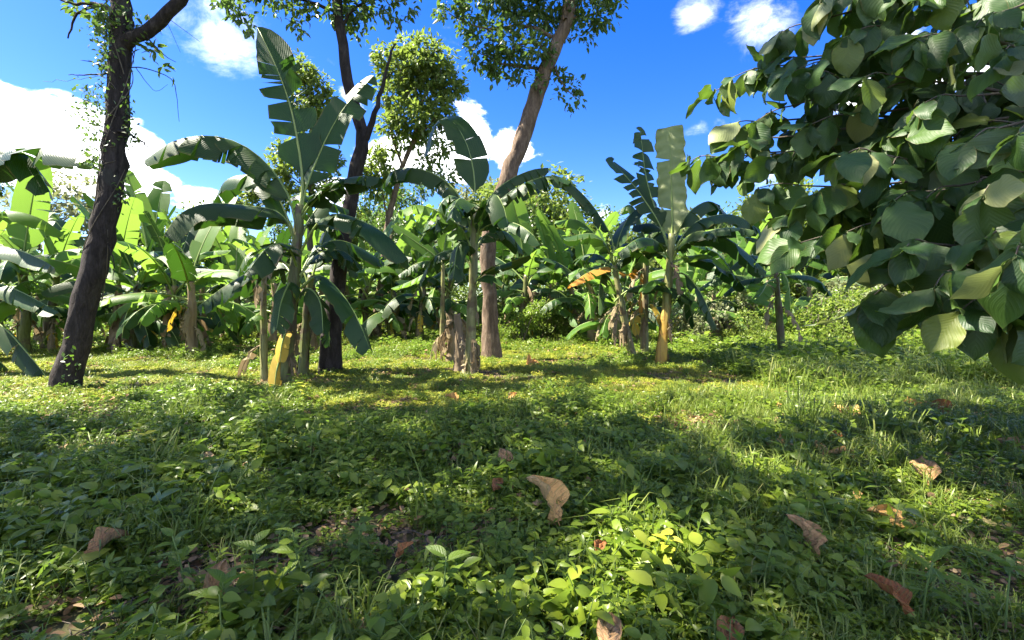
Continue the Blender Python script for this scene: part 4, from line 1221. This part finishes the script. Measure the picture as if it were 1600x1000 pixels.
TKV = [teak_leaf_mesh(200 + k, None) for k in range(7)]
TK = [a.mesh('leaf', [M_teak]) for a in TKV]
TKP = [a.mesh('leaf', [M_teakpale]) for a in TKV[:3]]
rngK = np.random.default_rng(210)
KB = np.array([5.9, 4.4, 0.0])
KB[2] = gz(KB[0], KB[1])
teak = empty('teak_tree', KB, 'large-leaved tree whose branches hang in from the right edge', 'tree')
kt = spline([KB + [0, 0, -0.1], KB + [0.05, 0, 2], KB + [-0.1, 0.05, 4.5], KB + [-0.15, 0.1, 8.5]], 24)
a = Acc()
V, T, U = tube(kt - KB, [0.19, 0.16, 0.13, 0.05], 12, 0.04, rngK)
a.add(V, T, 0, U)
link('trunk', a.mesh('trunk', [M_barklite]), teak)
ends = [(1120, 245, 5.6), (1165, 240, 5.4), (1165, 130, 5.5), (1205, 105, 5.3), (1268, 35, 5.0), (1330, -20, 4.7), (1430, -50, 4.4), (1215, 215, 5.0), (1262, 240, 4.7), (1285, 325, 4.2), (1240, 165, 5.0), (1330, 180, 4.4),
        (1400, 120, 4.1), (1490, 60, 3.9), (1340, 290, 4.0), (1390, 350, 3.8), (1440, 300, 3.6), (1450, 380, 3.2), (1500, 290, 3.4), (1560, 200, 3.3), (1420, 220, 4.2), (1500, 420, 3.0), (1550, 470, 2.9), (1600, 440, 3.0), (1590, 360, 3.0),
        (1310, 95, 4.8), (1500, 150, 3.8), (1590, 80, 3.4), (1380, 40, 4.5), (1330, 370, 3.9), (1470, 200, 3.9), (1560, 290, 3.1), (1620, 200, 3.0), (1560, 20, 3.8), (1280, 120, 4.6), (1370, 240, 3.8), (1540, 390, 3.2), (1600, 385, 2.6), (1655, 300, 2.9), (1480, -10, 4.2), (1650, 440, 2.9), (1420, 430, 3.5), (1250, 290, 4.9),
        (1350, 130, 5.2), (1450, 90, 4.8), (1300, 200, 5.2), (1400, 300, 4.6), (1480, 350, 4.2), (1550, 130, 4.4), (1250, 90, 5.1), (1185, 190, 5.3)]
leaves = []
for (px, py, Y) in ends:
    e = at(px, py, Y)
    z0 = np.clip(e[2] - 0.2 - 0.15 * np.linalg.norm((e - KB)[:2]), 1.7, 6.5)
    s = np.array([np.interp(z0, kt[:, 2], kt[:, 0]), np.interp(z0, kt[:, 2], kt[:, 1]), z0])
    mid = s * 0.45 + e * 0.55 + np.array([0, 0, 0.28]) + rngK.normal(size=3) * 0.12
    bp = spline([s, mid, e], 12)
    ab = Acc()
    V, T, U = tube(bp - KB, np.linspace(0.034, 0.007, 12), 6, 0.06, rngK)
    ab.add(V, T, 0, U)
    fwd = nrm(bp[-1] - bp[-4])
    for q in range(4):
        i = (11, 10, 8, 6)[q]
        d = nrm(fwd + rngK.normal(size=3) * 0.8) if q else fwd
        tp = spline([bp[i], bp[i] + d * 0.18 + [0, 0, .02], bp[i] + d * rngK.uniform(.26, .42) + [0, 0, -0.04]], 6)
        V, T, U = tube(tp - KB, [0.008, 0.004], 4)
        ab.add(V, T, 0, U)
        for j in range(3 if q else 4):
            b0 = tp[min(5, 1 + j * 2)] if j < 3 else tp[5]
            for sd in (-1, 1):
                lat = nrm(np.cross(d, UP)) * sd
                ld = nrm(lat * rngK.uniform(0.3, 1.0) + d * rngK.uniform(0.1, 0.8) + UP * rngK.uniform(-1.5, 0.05) + rngK.normal(size=3) * 0.25)
                ln = nrm(UP * 0.9 + rngK.normal(size=3) * 0.6 + np.array([-0.25, -0.35, 0]))
                leaves.append((b0, ld, ln, (0.15 + 0.27 * rngK.uniform() ** 0.8) * (0.65 if j == 3 else 1.0)))
    link('branch', ab.mesh('branch', [M_twig]), teak)


def inframe(p):
    if p[1] < 0.8:
        return False
    x, y = CX + p[0] / p[1] * F, HY - (p[2] - CAMH) / p[1] * F
    return -20 < x < 1620 and -20 < y < 1020


vis = sorted([l for l in leaves if inframe(l[0] + l[1] * l[3] * 0.6)], key=lambda l: np.linalg.norm(l[0] - [0, 0, CAMH]) / l[3])
parts, rest = vis[:300], vis[300:] + [l for l in leaves if not inframe(l[0] + l[1] * l[3] * 0.6)]
for k, (p, d, n, s) in enumerate(parts):
    R = frames(d[None], n[None])[0]
    m4 = Matrix.Translation(Vector(p - KB)) @ Matrix(R.tolist()).to_4x4() @ Matrix.Scale(s, 4)
    pale = rngK.uniform() < 0.12
    link('leaf', TKP[k % 3] if pale else TK[int(rngK.integers(7))], teak, mat4=m4)
# the rest of its crown, out of reach of the eye
for i in range(420):
    d = nrm(rngK.normal(size=3))
    p = KB + np.array([-0.1, 0, 6.4]) + d * np.array([2.1, 2.0, 1.7]) * rngK.uniform(.3, 1) ** .4
    if inframe(p) or p[2] < 4.6:
        continue
    rest.append((p, nrm(d * [1, 1, .2] + rngK.normal(size=3) * .4 - UP * .5), nrm(UP + rngK.normal(size=3) * .4), rngK.uniform(.25, .4)))
a = Acc()
for k in range(7):
    sub = [l for i, l in enumerate(rest) if i % 7 == k]
    P = np.array([l[0] for l in sub])
    stamp(a, np.concatenate(TKV[k].V), np.concatenate(TKV[k].T), P - KB, frames(np.array([l[1] for l in sub]), np.array([l[2] for l in sub])), np.array([l[3] for l in sub]), 0, np.concatenate(TKV[k].U))
o = link('foliage', a.mesh('foliage', [M_teakmass]), teak)
o['kind'] = 'stuff'

# shade trees beside and behind the viewer, same kind, crowns shaped for the foreground shade
LT_teak = leaf_template(0.72, 0.10, 0.2, 'obovate', 3)
FLECKS = [(-3.8, 4.4, .35), (-4.9, 4.0, .25), (0.75, 2.5, .36), (2.1, 3.6, .30), (3.0, 3.15, .28), (5.3, 5.2, .4), (-2.4, 6.4, .4), (0.3, 3.9, .16), (3.3, 2.2, .22), (-1.6, 2.9, .16), (-4.2, 6.2, .5)]
KSH = 1 / math.tan(SUN_EL)


def open_gaps(P):
    """False where a leaf would close one of the gaps the sun falls through"""
    sx = P[:, 0] - SV.x / SV.z * P[:, 2]
    sy = P[:, 1] - SV.y / SV.z * P[:, 2]
    k = np.ones(len(P), bool)
    for x, y, r in FLECKS:
        k &= (sx - x) ** 2 + (sy - y) ** 2 > r * r
    return k


rngH = np.random.default_rng(900)
shade = {0: [], 1: [], 2: [], 3: []}
for yy in (0.3, 2.0, 3.7, 5.2):
    for xx in np.arange(-7.5, 7.6, 1.9):
        if yy > 5 and (xx < -4.5 or 1.0 < xx < 5.0):
            continue
        z = rngH.uniform(13.0, 15.5)
        c = np.array([xx + rngH.normal() * .25 + SV.x / SV.z * z, yy + rngH.normal() * .2 + SV.y / SV.z * z, z])
        shade[0 if c[0] < -14 else (1 if c[0] < -10 else (2 if c[0] < -6 else 3))].append((c, rngH.uniform(1.05, 1.4)))
for lab, base, bl in [('shade tree beyond the left edge of the clearing', (-15.6, 3.2), shade[0]), ('tall shade tree left of the viewpoint', (-11.8, 2.4), shade[1]),
                      ('second shade tree left of the viewpoint', (-7.6, 1.0), shade[2]), ('shade tree standing nearest the viewpoint on its left', (-3.6, -0.6), shade[3])]:
    p0 = np.array([base[0], base[1], gz(*base)])
    pth = [p0, p0 + [0.1, 0.1, 5], p0 + [0.1, 0.5, 10], p0 + [0.2, 0.8, 15.5]]
    tr = tree('teak_tree', lab, pth, [0.28, 0.22, 0.16, 0.05], [([p0 + [0.1, .5, 10.0], (np.array(c) + p0 + [0, 0, 10.0]) * [.5, .5, .5] + [0, 0, .8], np.array(c)], 0.06, 0.015) for c, q in bl], [], M_barklite, None, 0, 0, 0, seed=len(lab))
    link('crown', crown_mesh('crown', [(c, (q, q, q * 0.62)) for c, q in bl], M_teakmass, 0.34, 46, 6, rng=rngH, tpl=LT_teak, drop=0.4, keep=open_gaps, org=p0), tr)

# ------------------------------------------------------------------ ground cover
WEEDS = []


def plant_patch(name, rng, R, stems, hgt, leaf, per, tpl, mat, stemmat=None, spread=0.5, tri=False, lift=0.5, tilt=0.5):
    acc = Acc()
    for s in range(stems):
        a, q = rng.uniform(0, 6.28), R * math.sqrt(rng.uniform())
        b0 = np.array([q * math.cos(a), q * math.sin(a), -0.02])
        h = hgt * rng.uniform(0.5, 1.2)
        lean = np.array([rng.normal(), rng.normal(), 0]) * spread * h * 0.6
        tip = b0 + lean + [0, 0, h]
        if stemmat is not None:
            V, T, U = tube(spline([b0, (b0 + tip) / 2 + [0, 0, h * .1], tip], 4), [0.0035, 0.002], 3, cap=False)
            acc.add(V, T, 1, U)
        n = per
        u = rng.uniform(0.25, 1.0, n) ** 0.7
        P = b0 + (tip - b0) * u[:, None]
        az = np.arange(n) * 2.4 + rng.uniform(0, 6.28)
        D = np.stack([np.cos(az), np.sin(az), lift * rng.uniform(-0.5, 1.0, n)], 1)
        D = nrm(D + rng.normal(size=(n, 3)) * 0.25)
        N = nrm(UP + rng.normal(size=(n, 3)) * tilt)
        sz = leaf * rng.uniform(0.6, 1.25, n) * (1.15 - 0.4 * u)
        if tri:
            for da in (-0.9, 0, 0.9):
                ca, sa = math.cos(da), math.sin(da)
                D2 = np.stack([D[:, 0] * ca - D[:, 1] * sa, D[:, 0] * sa + D[:, 1] * ca, D[:, 2]], 1)
                stamp(acc, *tpl, P + D * leaf * 0.5, frames(D2, N), sz)
        else:
            stamp(acc, *tpl, P + D * leaf * 0.12, frames(D, N), sz)
    return acc.mesh(name, [mat, M_twiggreen], smooth=True)


def grass_patch(name, rng, R, blades, hgt, mat, wid=0.006):
    acc = Acc()
    for i in range(blades):
        a, q = rng.uniform(0, 6.28), R * math.sqrt(rng.uniform())
        b0 = np.array([q * math.cos(a), q * math.sin(a), -0.02])
        h = hgt * rng.uniform(0.4, 1.25)
        d = np.array([rng.normal(), rng.normal(), 0]) * 0.45
        P = np.array([b0, b0 + [d[0] * h * .25, d[1] * h * .25, h * .55], b0 + [d[0] * h * .7, d[1] * h * .7, h * .9], b0 + [d[0] * h * 1.2, d[1] * h * 1.2, h * (1.0 - .25 * np.linalg.norm(d))]])
        s = nrm(np.cross(d + [1e-3, 0, 0], UP)) * wid * rng.uniform(0.6, 1.3)
        V = np.array([P[0] - s, P[0] + s, P[1] - s, P[1] + s, P[2] - s * .7, P[2] + s * .7, P[3]])
        acc.add(V, [(0, 1, 3), (0, 3, 2), (2, 3, 5), (2, 5, 4), (4, 5, 6)])
    return acc.mesh(name, [mat], smooth=True)


LT_ov5 = leaf_template(0.55, 0.14, 0.22, 'ovate', 5)
LT_ov4 = leaf_template(0.58, 0.12, 0.18, 'ovate', 4)
LT_rd3 = leaf_template(0.70, 0.10, 0.12, 'ovate', 3)
LT_ln4 = leaf_template(0.34, 0.14, 0.3, 'lance', 4)
rngG = np.random.default_rng(300)
kinds = []
tcol = bpy.data.collections.new('weed_shapes')


def templ(kind, me):
    o = bpy.data.objects.new('weed_shape_%03d' % len(WEEDS), me)
    tcol.objects.link(o)
    WEEDS.append(o)
    kinds.append(kind)


for k in range(3):
    templ('broad', plant_patch('weed', rngG, 0.14, 6, 0.20, 0.085, 8, LT_ov5, M_weed, M_twiggreen))
for k in range(3):
    templ('tri', plant_patch('weed', rngG, 0.16, 12, 0.13, 0.042, 6, LT_ov4, M_weed, M_twiggreen, tri=True))
for k in range(3):
    templ('fine', plant_patch('weed', rngG, 0.20, 26, 0.12, 0.034, 10, LT_rd3, M_weed, M_twiggreen))
for k in range(3):
    templ('lance', plant_patch('weed', rngG, 0.14, 8, 0.24, 0.075, 9, LT_ln4, M_weed, M_twiggreen))
for k in range(3):
    templ('grass', grass_patch('grass', rngG, 0.18, 70, 0.22, M_grass, 0.0035))
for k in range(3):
    templ('lit', plant_patch('weed', rngG, 0.22, 34, 0.085, 0.038, 10, LT_rd3, M_weedsunlit, M_twiggreen, lift=0.2, tilt=0.22))
for k in range(2):
    templ('litegrass', grass_patch('grass', rngG, 0.22, 80, 0.15, M_grass, 0.004))
for k in range(2):
    templ('big', plant_patch('weed', rngG, 0.10, 3, 0.22, 0.125, 7, LT_ov5, M_weed, M_twiggreen))
for k in range(3):
    la = Acc()
    nl = 16
    q = rngG.normal(size=(nl, 3)) * [0.13, 0.13, 0.0] + [0, 0, 0.015]
    q[:, 2] += rngG.uniform(0, 0.06, nl)
    dd = nrm(np.stack([rngG.normal(size=nl), rngG.normal(size=nl), rngG.normal(size=nl) * 0.3], 1))
    stamp(la, *LT_ov4, q, frames(dd, nrm(UP + rngG.normal(size=(nl, 3)) * 0.6)), rngG.uniform(0.03, 0.09, nl))
    for j in range(3):
        c0 = np.array([rngG.normal() * .1, rngG.normal() * .1, 0.03])
        d0 = np.array([rngG.normal(), rngG.normal(), 0.15])
        V, T, U = tube(np.array([c0 - d0 * .1, c0 + [0.01, 0, .01], c0 + d0 * .12]), [0.004, 0.002], 4)
        la.add(V, T, 1, U)
    templ('litter', la.mesh('litter', [M_litter, M_twig]))
kinds = np.array(kinds)


def scatter(name, pts, rot, scl, idx):
    me = bpy.data.meshes.new(name)
    n = len(pts)
    me.vertices.add(n)
    me.vertices.foreach_set('co', np.asarray(pts, np.float32).ravel())
    for nm, ty, arr in (('rot', 'FLOAT_VECTOR', rot), ('scl', 'FLOAT', scl), ('idx', 'INT', idx)):
        at_ = me.attributes.new(nm, ty, 'POINT')
        at_.data.foreach_set('vector' if ty == 'FLOAT_VECTOR' else 'value', np.asarray(arr, np.int32 if ty == 'INT' else np.float32).ravel())
    me.update()
    o = link(name, me)
    ng = bpy.data.node_groups.new(name, 'GeometryNodeTree')
    ng.interface.new_socket('Geometry', in_out='INPUT', socket_type='NodeSocketGeometry')
    ng.interface.new_socket('Geometry', in_out='OUTPUT', socket_type='NodeSocketGeometry')
    N = ng.nodes
    gi, go = N.new('NodeGroupInput'), N.new('NodeGroupOutput')
    ci = N.new('GeometryNodeCollectionInfo')
    ci.inputs['Collection'].default_value = tcol
    ci.inputs['Separate Children'].default_value = True
    ci.inputs['Reset Children'].default_value = True
    iop = N.new('GeometryNodeInstanceOnPoints')
    iop.inputs['Pick Instance'].default_value = True

    def attr(nm, ty):
        q = N.new('GeometryNodeInputNamedAttribute')
        q.data_type = ty
        q.inputs['Name'].default_value = nm
        return q.outputs['Attribute']
    e = N.new('FunctionNodeEulerToRotation')
    Lk = ng.links.new
    Lk(attr('rot', 'FLOAT_VECTOR'), e.inputs[0])
    Lk(gi.outputs[0], iop.inputs['Points'])
    Lk(ci.outputs[0], iop.inputs['Instance'])
    Lk(attr('idx', 'INT'), iop.inputs['Instance Index'])
    Lk(e.outputs[0], iop.inputs['Rotation'])
    Lk(attr('scl', 'FLOAT'), iop.inputs['Scale'])
    Lk(iop.outputs[0], go.inputs[0])
    md = o.modifiers.new('scatter', 'NODES')
    md.node_group = ng
    return o


def region(y0, y1, dens, margin=2.5):
    w = 1.16 * y1 + margin
    n = int((y1 - y0) * 2 * w * dens)
    x, y = rngG.uniform(-w, w, n), rngG.uniform(y0, y1, n)
    k = np.abs(x) < 1.16 * np.maximum(y, 0) + margin
    return x[k], y[k]


def vnoise(x, y, f, ph):
    return 0.5 + 0.25 * (np.sin(x * f + ph + 1.7 * np.sin(y * f * 0.7 + ph)) + np.sin(y * f * 1.1 + ph * 2 + 1.3 * np.sin(x * f * 0.8)))


XS, YS, SS, KS = [], [], [], []
for y0, y1, dens, s0 in [(-0.6, 3.5, 105, 0.88), (3.5, 6, 72, 1.05), (6, 9, 62, 1.0), (9, 14, 38, 1.15), (14, 20, 18, 1.5), (20, 34, 7, 2.2)]:
    x, y = region(y0, y1, dens)
    n = len(x)
    u = rngG.uniform(size=n)
    v1, v2 = vnoise(x, y, 1.7, 0.4), vnoise(x, y, 0.9, 2.2)
    kk = np.full(n, 'tri   ', dtype='U10')
    kk[:] = 'tri'
    kk[u < 0.30] = 'broad'
    kk[(u >= 0.30) & (u < 0.55)] = 'fine'
    kk[(u >= 0.55) & (u < 0.68)] = 'lance'
    kk[(u >= 0.68) & (u < 0.74)] = 'grass'
    s = s0 * rngG.uniform(0.7, 1.3, n) * (0.75 + 0.5 * v1)
    # more grass to the right, finer plants farther off
    rgt = (x > 0.9 + 0.1 * y) & (y < 9)
    kk[rgt & (u > 0.80)] = 'grass'
    kk[rgt & (u < 0.16)] = 'fine'
    sub = rngG.uniform(size=n)
    kk[(y > 5) & (kk == 'broad') & (sub < 0.6)] = 'fine'
    kk[(y < 3.6) & (kk == 'broad') & (sub < 0.4)] = 'big'
    # the sunny strip: low, drier weeds, sunlight put into their yellower colour
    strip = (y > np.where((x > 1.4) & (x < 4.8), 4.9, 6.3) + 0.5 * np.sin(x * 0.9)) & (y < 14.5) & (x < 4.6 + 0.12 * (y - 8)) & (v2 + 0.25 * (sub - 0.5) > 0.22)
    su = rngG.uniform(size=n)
    kk[strip & (su < 0.76)] = 'lit'
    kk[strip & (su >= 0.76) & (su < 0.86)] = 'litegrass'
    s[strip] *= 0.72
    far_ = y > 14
    kk[far_ & (su < 0.5)] = 'lit'
    # tall weeds on the right in front of the shrubs
    tall = (x > 3.9 + 0.1 * y) & (y > 7.6) & (y < 16)
    s[tall] *= 1.75
    kk[tall & (kk == 'lit')] = 'fine'
    kk[tall & (kk == 'litegrass')] = 'lance'
    # thin spots and dry litter patches
    thin = (v1 < 0.22) | (vnoise(x, y, 3.1, 5.0) < 0.12)
    kk[(rngG.uniform(size=n) < np.where(thin, 0.38, 0.07)) & ~tall] = 'litter'
    keep = ~(thin & (sub < 0.42) & (y > 2.0) & (kk != 'litter'))
    XS.append(x[keep]); YS.append(y[keep]); SS.append(s[keep]); KS.append(kk[keep])
XS, YS, SS, KS = (np.concatenate(q) for q in (XS, YS, SS, KS))
n = len(XS)
idx = np.zeros(n, int)
for kd in np.unique(kinds):
    ids = np.where(kinds == kd)[0]
    m_ = KS == kd
    idx[m_] = ids[rngG.integers(0, len(ids), m_.sum())]
rot = np.stack([rngG.normal(size=n) * 0.10, rngG.normal(size=n) * 0.10, rngG.uniform(0, 6.28, n)], 1)
gc = scatter('ground_cover', np.stack([XS, YS, gz(XS, YS)], 1), rot, SS, idx)
tag(gc, 'mixed low green weeds and grass covering the whole clearing', None, kind='stuff')

# ------------------------------------------------------------------ fallen dry leaves
DL = [teak_leaf_mesh(400 + k, None, 12, 6, dry=True) for k in range(6)]
for a in DL:
    a.V = [v - [0, 0.5, 0] for v in a.V]
DLM = {nm: [a.mesh('dry_leaf', [m]) for a in DL] for nm, m in (('tan', M_dry), ('rust', M_dryrust), ('grey', M_drygrey))}
fallen = [  # photo x, y, size in photo pixels, colour, tilt, label
    (862, 796, 74, 'tan', 0.80, 'large flat tan dry leaf lying on the weeds in the centre foreground'),
    (793, 724, 34, 'grey', 1.1, 'crumpled pinkish-grey dry leaf standing up, behind the large tan leaf'),
    (776, 756, 30, 'rust', 0.3, 'half-hidden rust-brown leaf just left of the large tan leaf'),
    (937, 854, 30, 'rust', 0.4, 'small reddish-brown leaf right below the large tan leaf'),
    (627, 866, 28, 'rust', 0.8, 'small rust-red leaf among weeds left of the centre foreground'),
    (338, 925, 58, 'grey', 0.9, 'pale curled dry leaf among the big weeds at lower left'),
    (160, 852, 55, 'grey', 0.2, 'narrow greyish dry leaf lying in the far left foreground'),
    (1218, 702, 52, 'tan', 0.5, 'folded tan dry leaf beside the grass tuft right of centre'),
    (1305, 692, 26, 'rust', 0.9, 'small upright brown leaf between two larger tan leaves on the right'),
    (1324, 714, 36, 'tan', 0.3, 'tan dry leaf with frayed tip, right of the small upright brown leaf'),
    (1282, 708, 30, 'tan', 0.6, 'curled tan leaf just left of the small upright brown leaf'),
    (1322, 654, 50, 'tan', 0.4, 'pinkish-tan dry leaf behind the grass stalks on the right'),
    (1272, 858, 66, 'grey', 1.2, 'long brown dry leaf propped on edge in the right foreground'),
    (1447, 742, 56, 'grey', 0.5, 'grey-brown dry leaf lying half under weeds on the right'),
    (1405, 806, 52, 'tan', 0.4, 'sunlit crumpled tan leaf in the right foreground'),
    (1548, 676, 54, 'tan', 0.3, 'yellowish dry leaf in sun near the right edge'),
    (1590, 700, 40, 'grey', 0.4, 'grey dry leaf touching the right picture edge'),
    (1432, 636, 42, 'tan', 0.6, 'tan dry leaf at the left end of the litter row on the right'),
    (1478, 640, 46, 'rust', 0.3, 'brown dry leaf in the middle of the litter row on the right'),
    (1530, 646, 44, 'tan', 0.3, 'pale dry leaf at the right end of the litter row'),
    (952, 990, 64, 'grey', 0.3, 'grey dry leaf at the bottom edge below the centre'),
    (1140, 992, 66, 'rust', 0.4, 'dull brown dry leaf at the bottom edge right of centre'),
    (1400, 940, 60, 'rust', 0.5, 'orange-brown leaf low among grass in the right foreground'),
    (708, 624, 22, 'tan', 0.3, 'small tan leaf on the ground below the middle banana plant'),
    (800, 625, 20, 'tan', 0.7, 'small upright tan leaf in front of the leaning tree'),
    (1212, 642, 22, 'tan', 0.9, 'small upright tan leaf left of the grass tuft'),
    (912, 690, 22, 'rust', 0.4, 'tiny brown leaf in weeds between the centre and the sunny patch'),
    (1126, 704, 22, 'tan', 0.5, 'small tan leaf at the lower edge of the sunny patch'),
    (1340, 772, 20, 'tan', 0.5, 'tiny tan leaf in the right foreground left of the sunlit crumpled leaf'),
    (830, 572, 30, 'tan', 0.2, 'pale dry leaf lying in sun right of the leaning tree'),
]
for k, (px, py, sz, cl, tilt, lab) in enumerate(fallen):
    rng = np.random.default_rng(500 + k)
    zt = 0.17 if py > 680 else 0.11
    Y = depth(py, zt)
    p = at(px, py, Y)
    p[2] = gz(p[0], p[1]) + zt
    dist = math.sqrt(p[0] ** 2 + p[1] ** 2 + 1.4)
    s = sz / F * Y * 1.05
    if k == 0:
        p[2] += 0.06
    o = link('dry_leaf', DLM[cl][k % 6], loc=p, rot=(tilt + 0.25, rng.normal() * 0.35, rng.uniform(-1.2, 1.2)), scale=s)
    tag(o, lab, 'dry leaf', 'fallen dry leaves')

# ------------------------------------------------------------------ single weeds and grass tufts that stand out
def big_weed(px, py, h, leaf, n, label, seed, mat=M_weed, width=0.45, group='larger weeds in the foreground', whorl=False, name='weed_plant'):
    rng = np.random.default_rng(seed)
    f = ground_at(px, py)
    r = empty(name, f, label, 'weed', group)
    tip = np.array([rng.normal() * .04, rng.normal() * .04, h])
    P = spline([(0, 0, -0.03), tip * [.3, .3, .5], tip], 8)
    a = Acc()
    V, T, U = tube(P, [0.005, 0.003], 5)
    a.add(V, T, 0, U)
    link('stem', a.mesh('stem', [M_twiggreen]), r)
    tv, tt = leaf_template(width, 0.16, 0.25, 'ovate', 7)
    leaf, n = leaf * 0.72, int(n * 1.5) if not whorl else n
    tu = np.array([(a, b) for a in np.linspace(0, 1, 8) for b in (0, -1, 1)], float)
    me = mesh_from('leaf', tv, tt, [M_weedbig if mat is M_weed else mat], uv=tu)
    for i in range(n):
        u = 1.0 if whorl else 0.45 + 0.55 * (i + 1) / n
        az = i * (6.28 / n if whorl else 2.4) + rng.uniform(-.2, .2)
        d = nrm(np.array([math.cos(az), math.sin(az), rng.uniform(0.0, 0.7)]))
        R = frames(d[None], nrm(UP + rng.normal(size=3) * 0.2)[None])[0]
        link('leaf', me, r, mat4=Matrix.Translation(Vector(tip * u)) @ Matrix(R.tolist()).to_4x4() @ Matrix.Scale(leaf * rng.uniform(.8, 1.15), 4))
    return r


big_weed(1130, 690, 0.36, 0.13, 5, 'dark upright seedling standing out against the sunny patch', 601)
big_weed(395, 985, 0.34, 0.15, 8, 'broad-leaved weed at lower left beside the pale curled leaf', 602)
big_weed(470, 955, 0.32, 0.14, 7, 'broad-leaved weed right of the pale curled leaf', 603)
big_weed(292, 960, 0.32, 0.13, 7, 'broad-leaved weed left of the pale curled leaf', 604)
big_weed(345, 1010, 0.26, 0.17, 7, 'large dull-leaved weed at the bottom edge on the lower left', 605)
big_weed(690, 1005, 0.30, 0.14, 7, 'weed with long pointed leaves at the bottom edge left of centre', 606)
big_weed(800, 1015, 0.28, 0.12, 4, 'four-leaved seedling at the bottom edge near the centre', 607, whorl=True, width=0.55)
big_weed(560, 930, 0.30, 0.12, 8, 'leafy weed between the rust-red leaf and the lower left weeds', 608)
big_weed(770, 915, 0.28, 0.10, 8, 'round-leaved weed below the large tan leaf', 609, width=0.6)
big_weed(1025, 925, 0.26, 0.11, 9, 'light green weed in the sunny spot at the bottom', 610, mat=M_weedsunlit)
big_weed(1570, 1020, 0.30, 0.17, 8, 'whorl of narrow leaves in the lower right corner', 611, whorl=True, width=0.25)
big_weed(1440, 1000, 0.30, 0.22, 6, 'weed with long drooping blades in the right foreground', 612, width=0.2)
big_weed(1190, 960, 0.28, 0.12, 8, 'bushy weed below the long propped dry leaf', 613)
big_weed(1060, 985, 0.26, 0.11, 8, 'bushy weed beside the grey leaf at the bottom edge', 614)
big_weed(480, 640, 0.30, 0.16, 9, 'sunlit weed at the foot of the tallest banana plant', 615, mat=M_weedsunlit)
big_weed(525, 628, 0.25, 0.14, 7, 'small sunlit weed in front of the forked tree', 616, mat=M_weedsunlit)
big_weed(235, 735, 0.24, 0.12, 8, 'bright weed in a fleck of sun in the left foreground', 617, mat=M_weedsunlit)
for k, (px, py, n_, h, R, lab) in enumerate([(1255, 690, 70, 0.62, 0.16, 'tall pale grass tuft leaning over, right of the sunny patch'),
                                             (1365, 735, 12, 0.60, 0.05, 'few tall thin grass stalks behind the grey-brown dry leaf'),
                                             (1410, 700, 45, 0.42, 0.16, 'loose grass tuft in front of the litter row on the right'),
                                             (660, 830, 8, 0.5, 0.06, 'single thin grass stalks rising left of the large tan leaf'),
                                             (300, 870, 8, 0.55, 0.06, 'two thin seed stalks rising in the left foreground')]):
    f = ground_at(px, py)
    o = link('grass_tuft', grass_patch('grass_tuft', np.random.default_rng(700 + k), R, n_, h, M_grass, 0.005), loc=f)
    tag(o, lab, 'grass', 'grass tufts in the foreground')
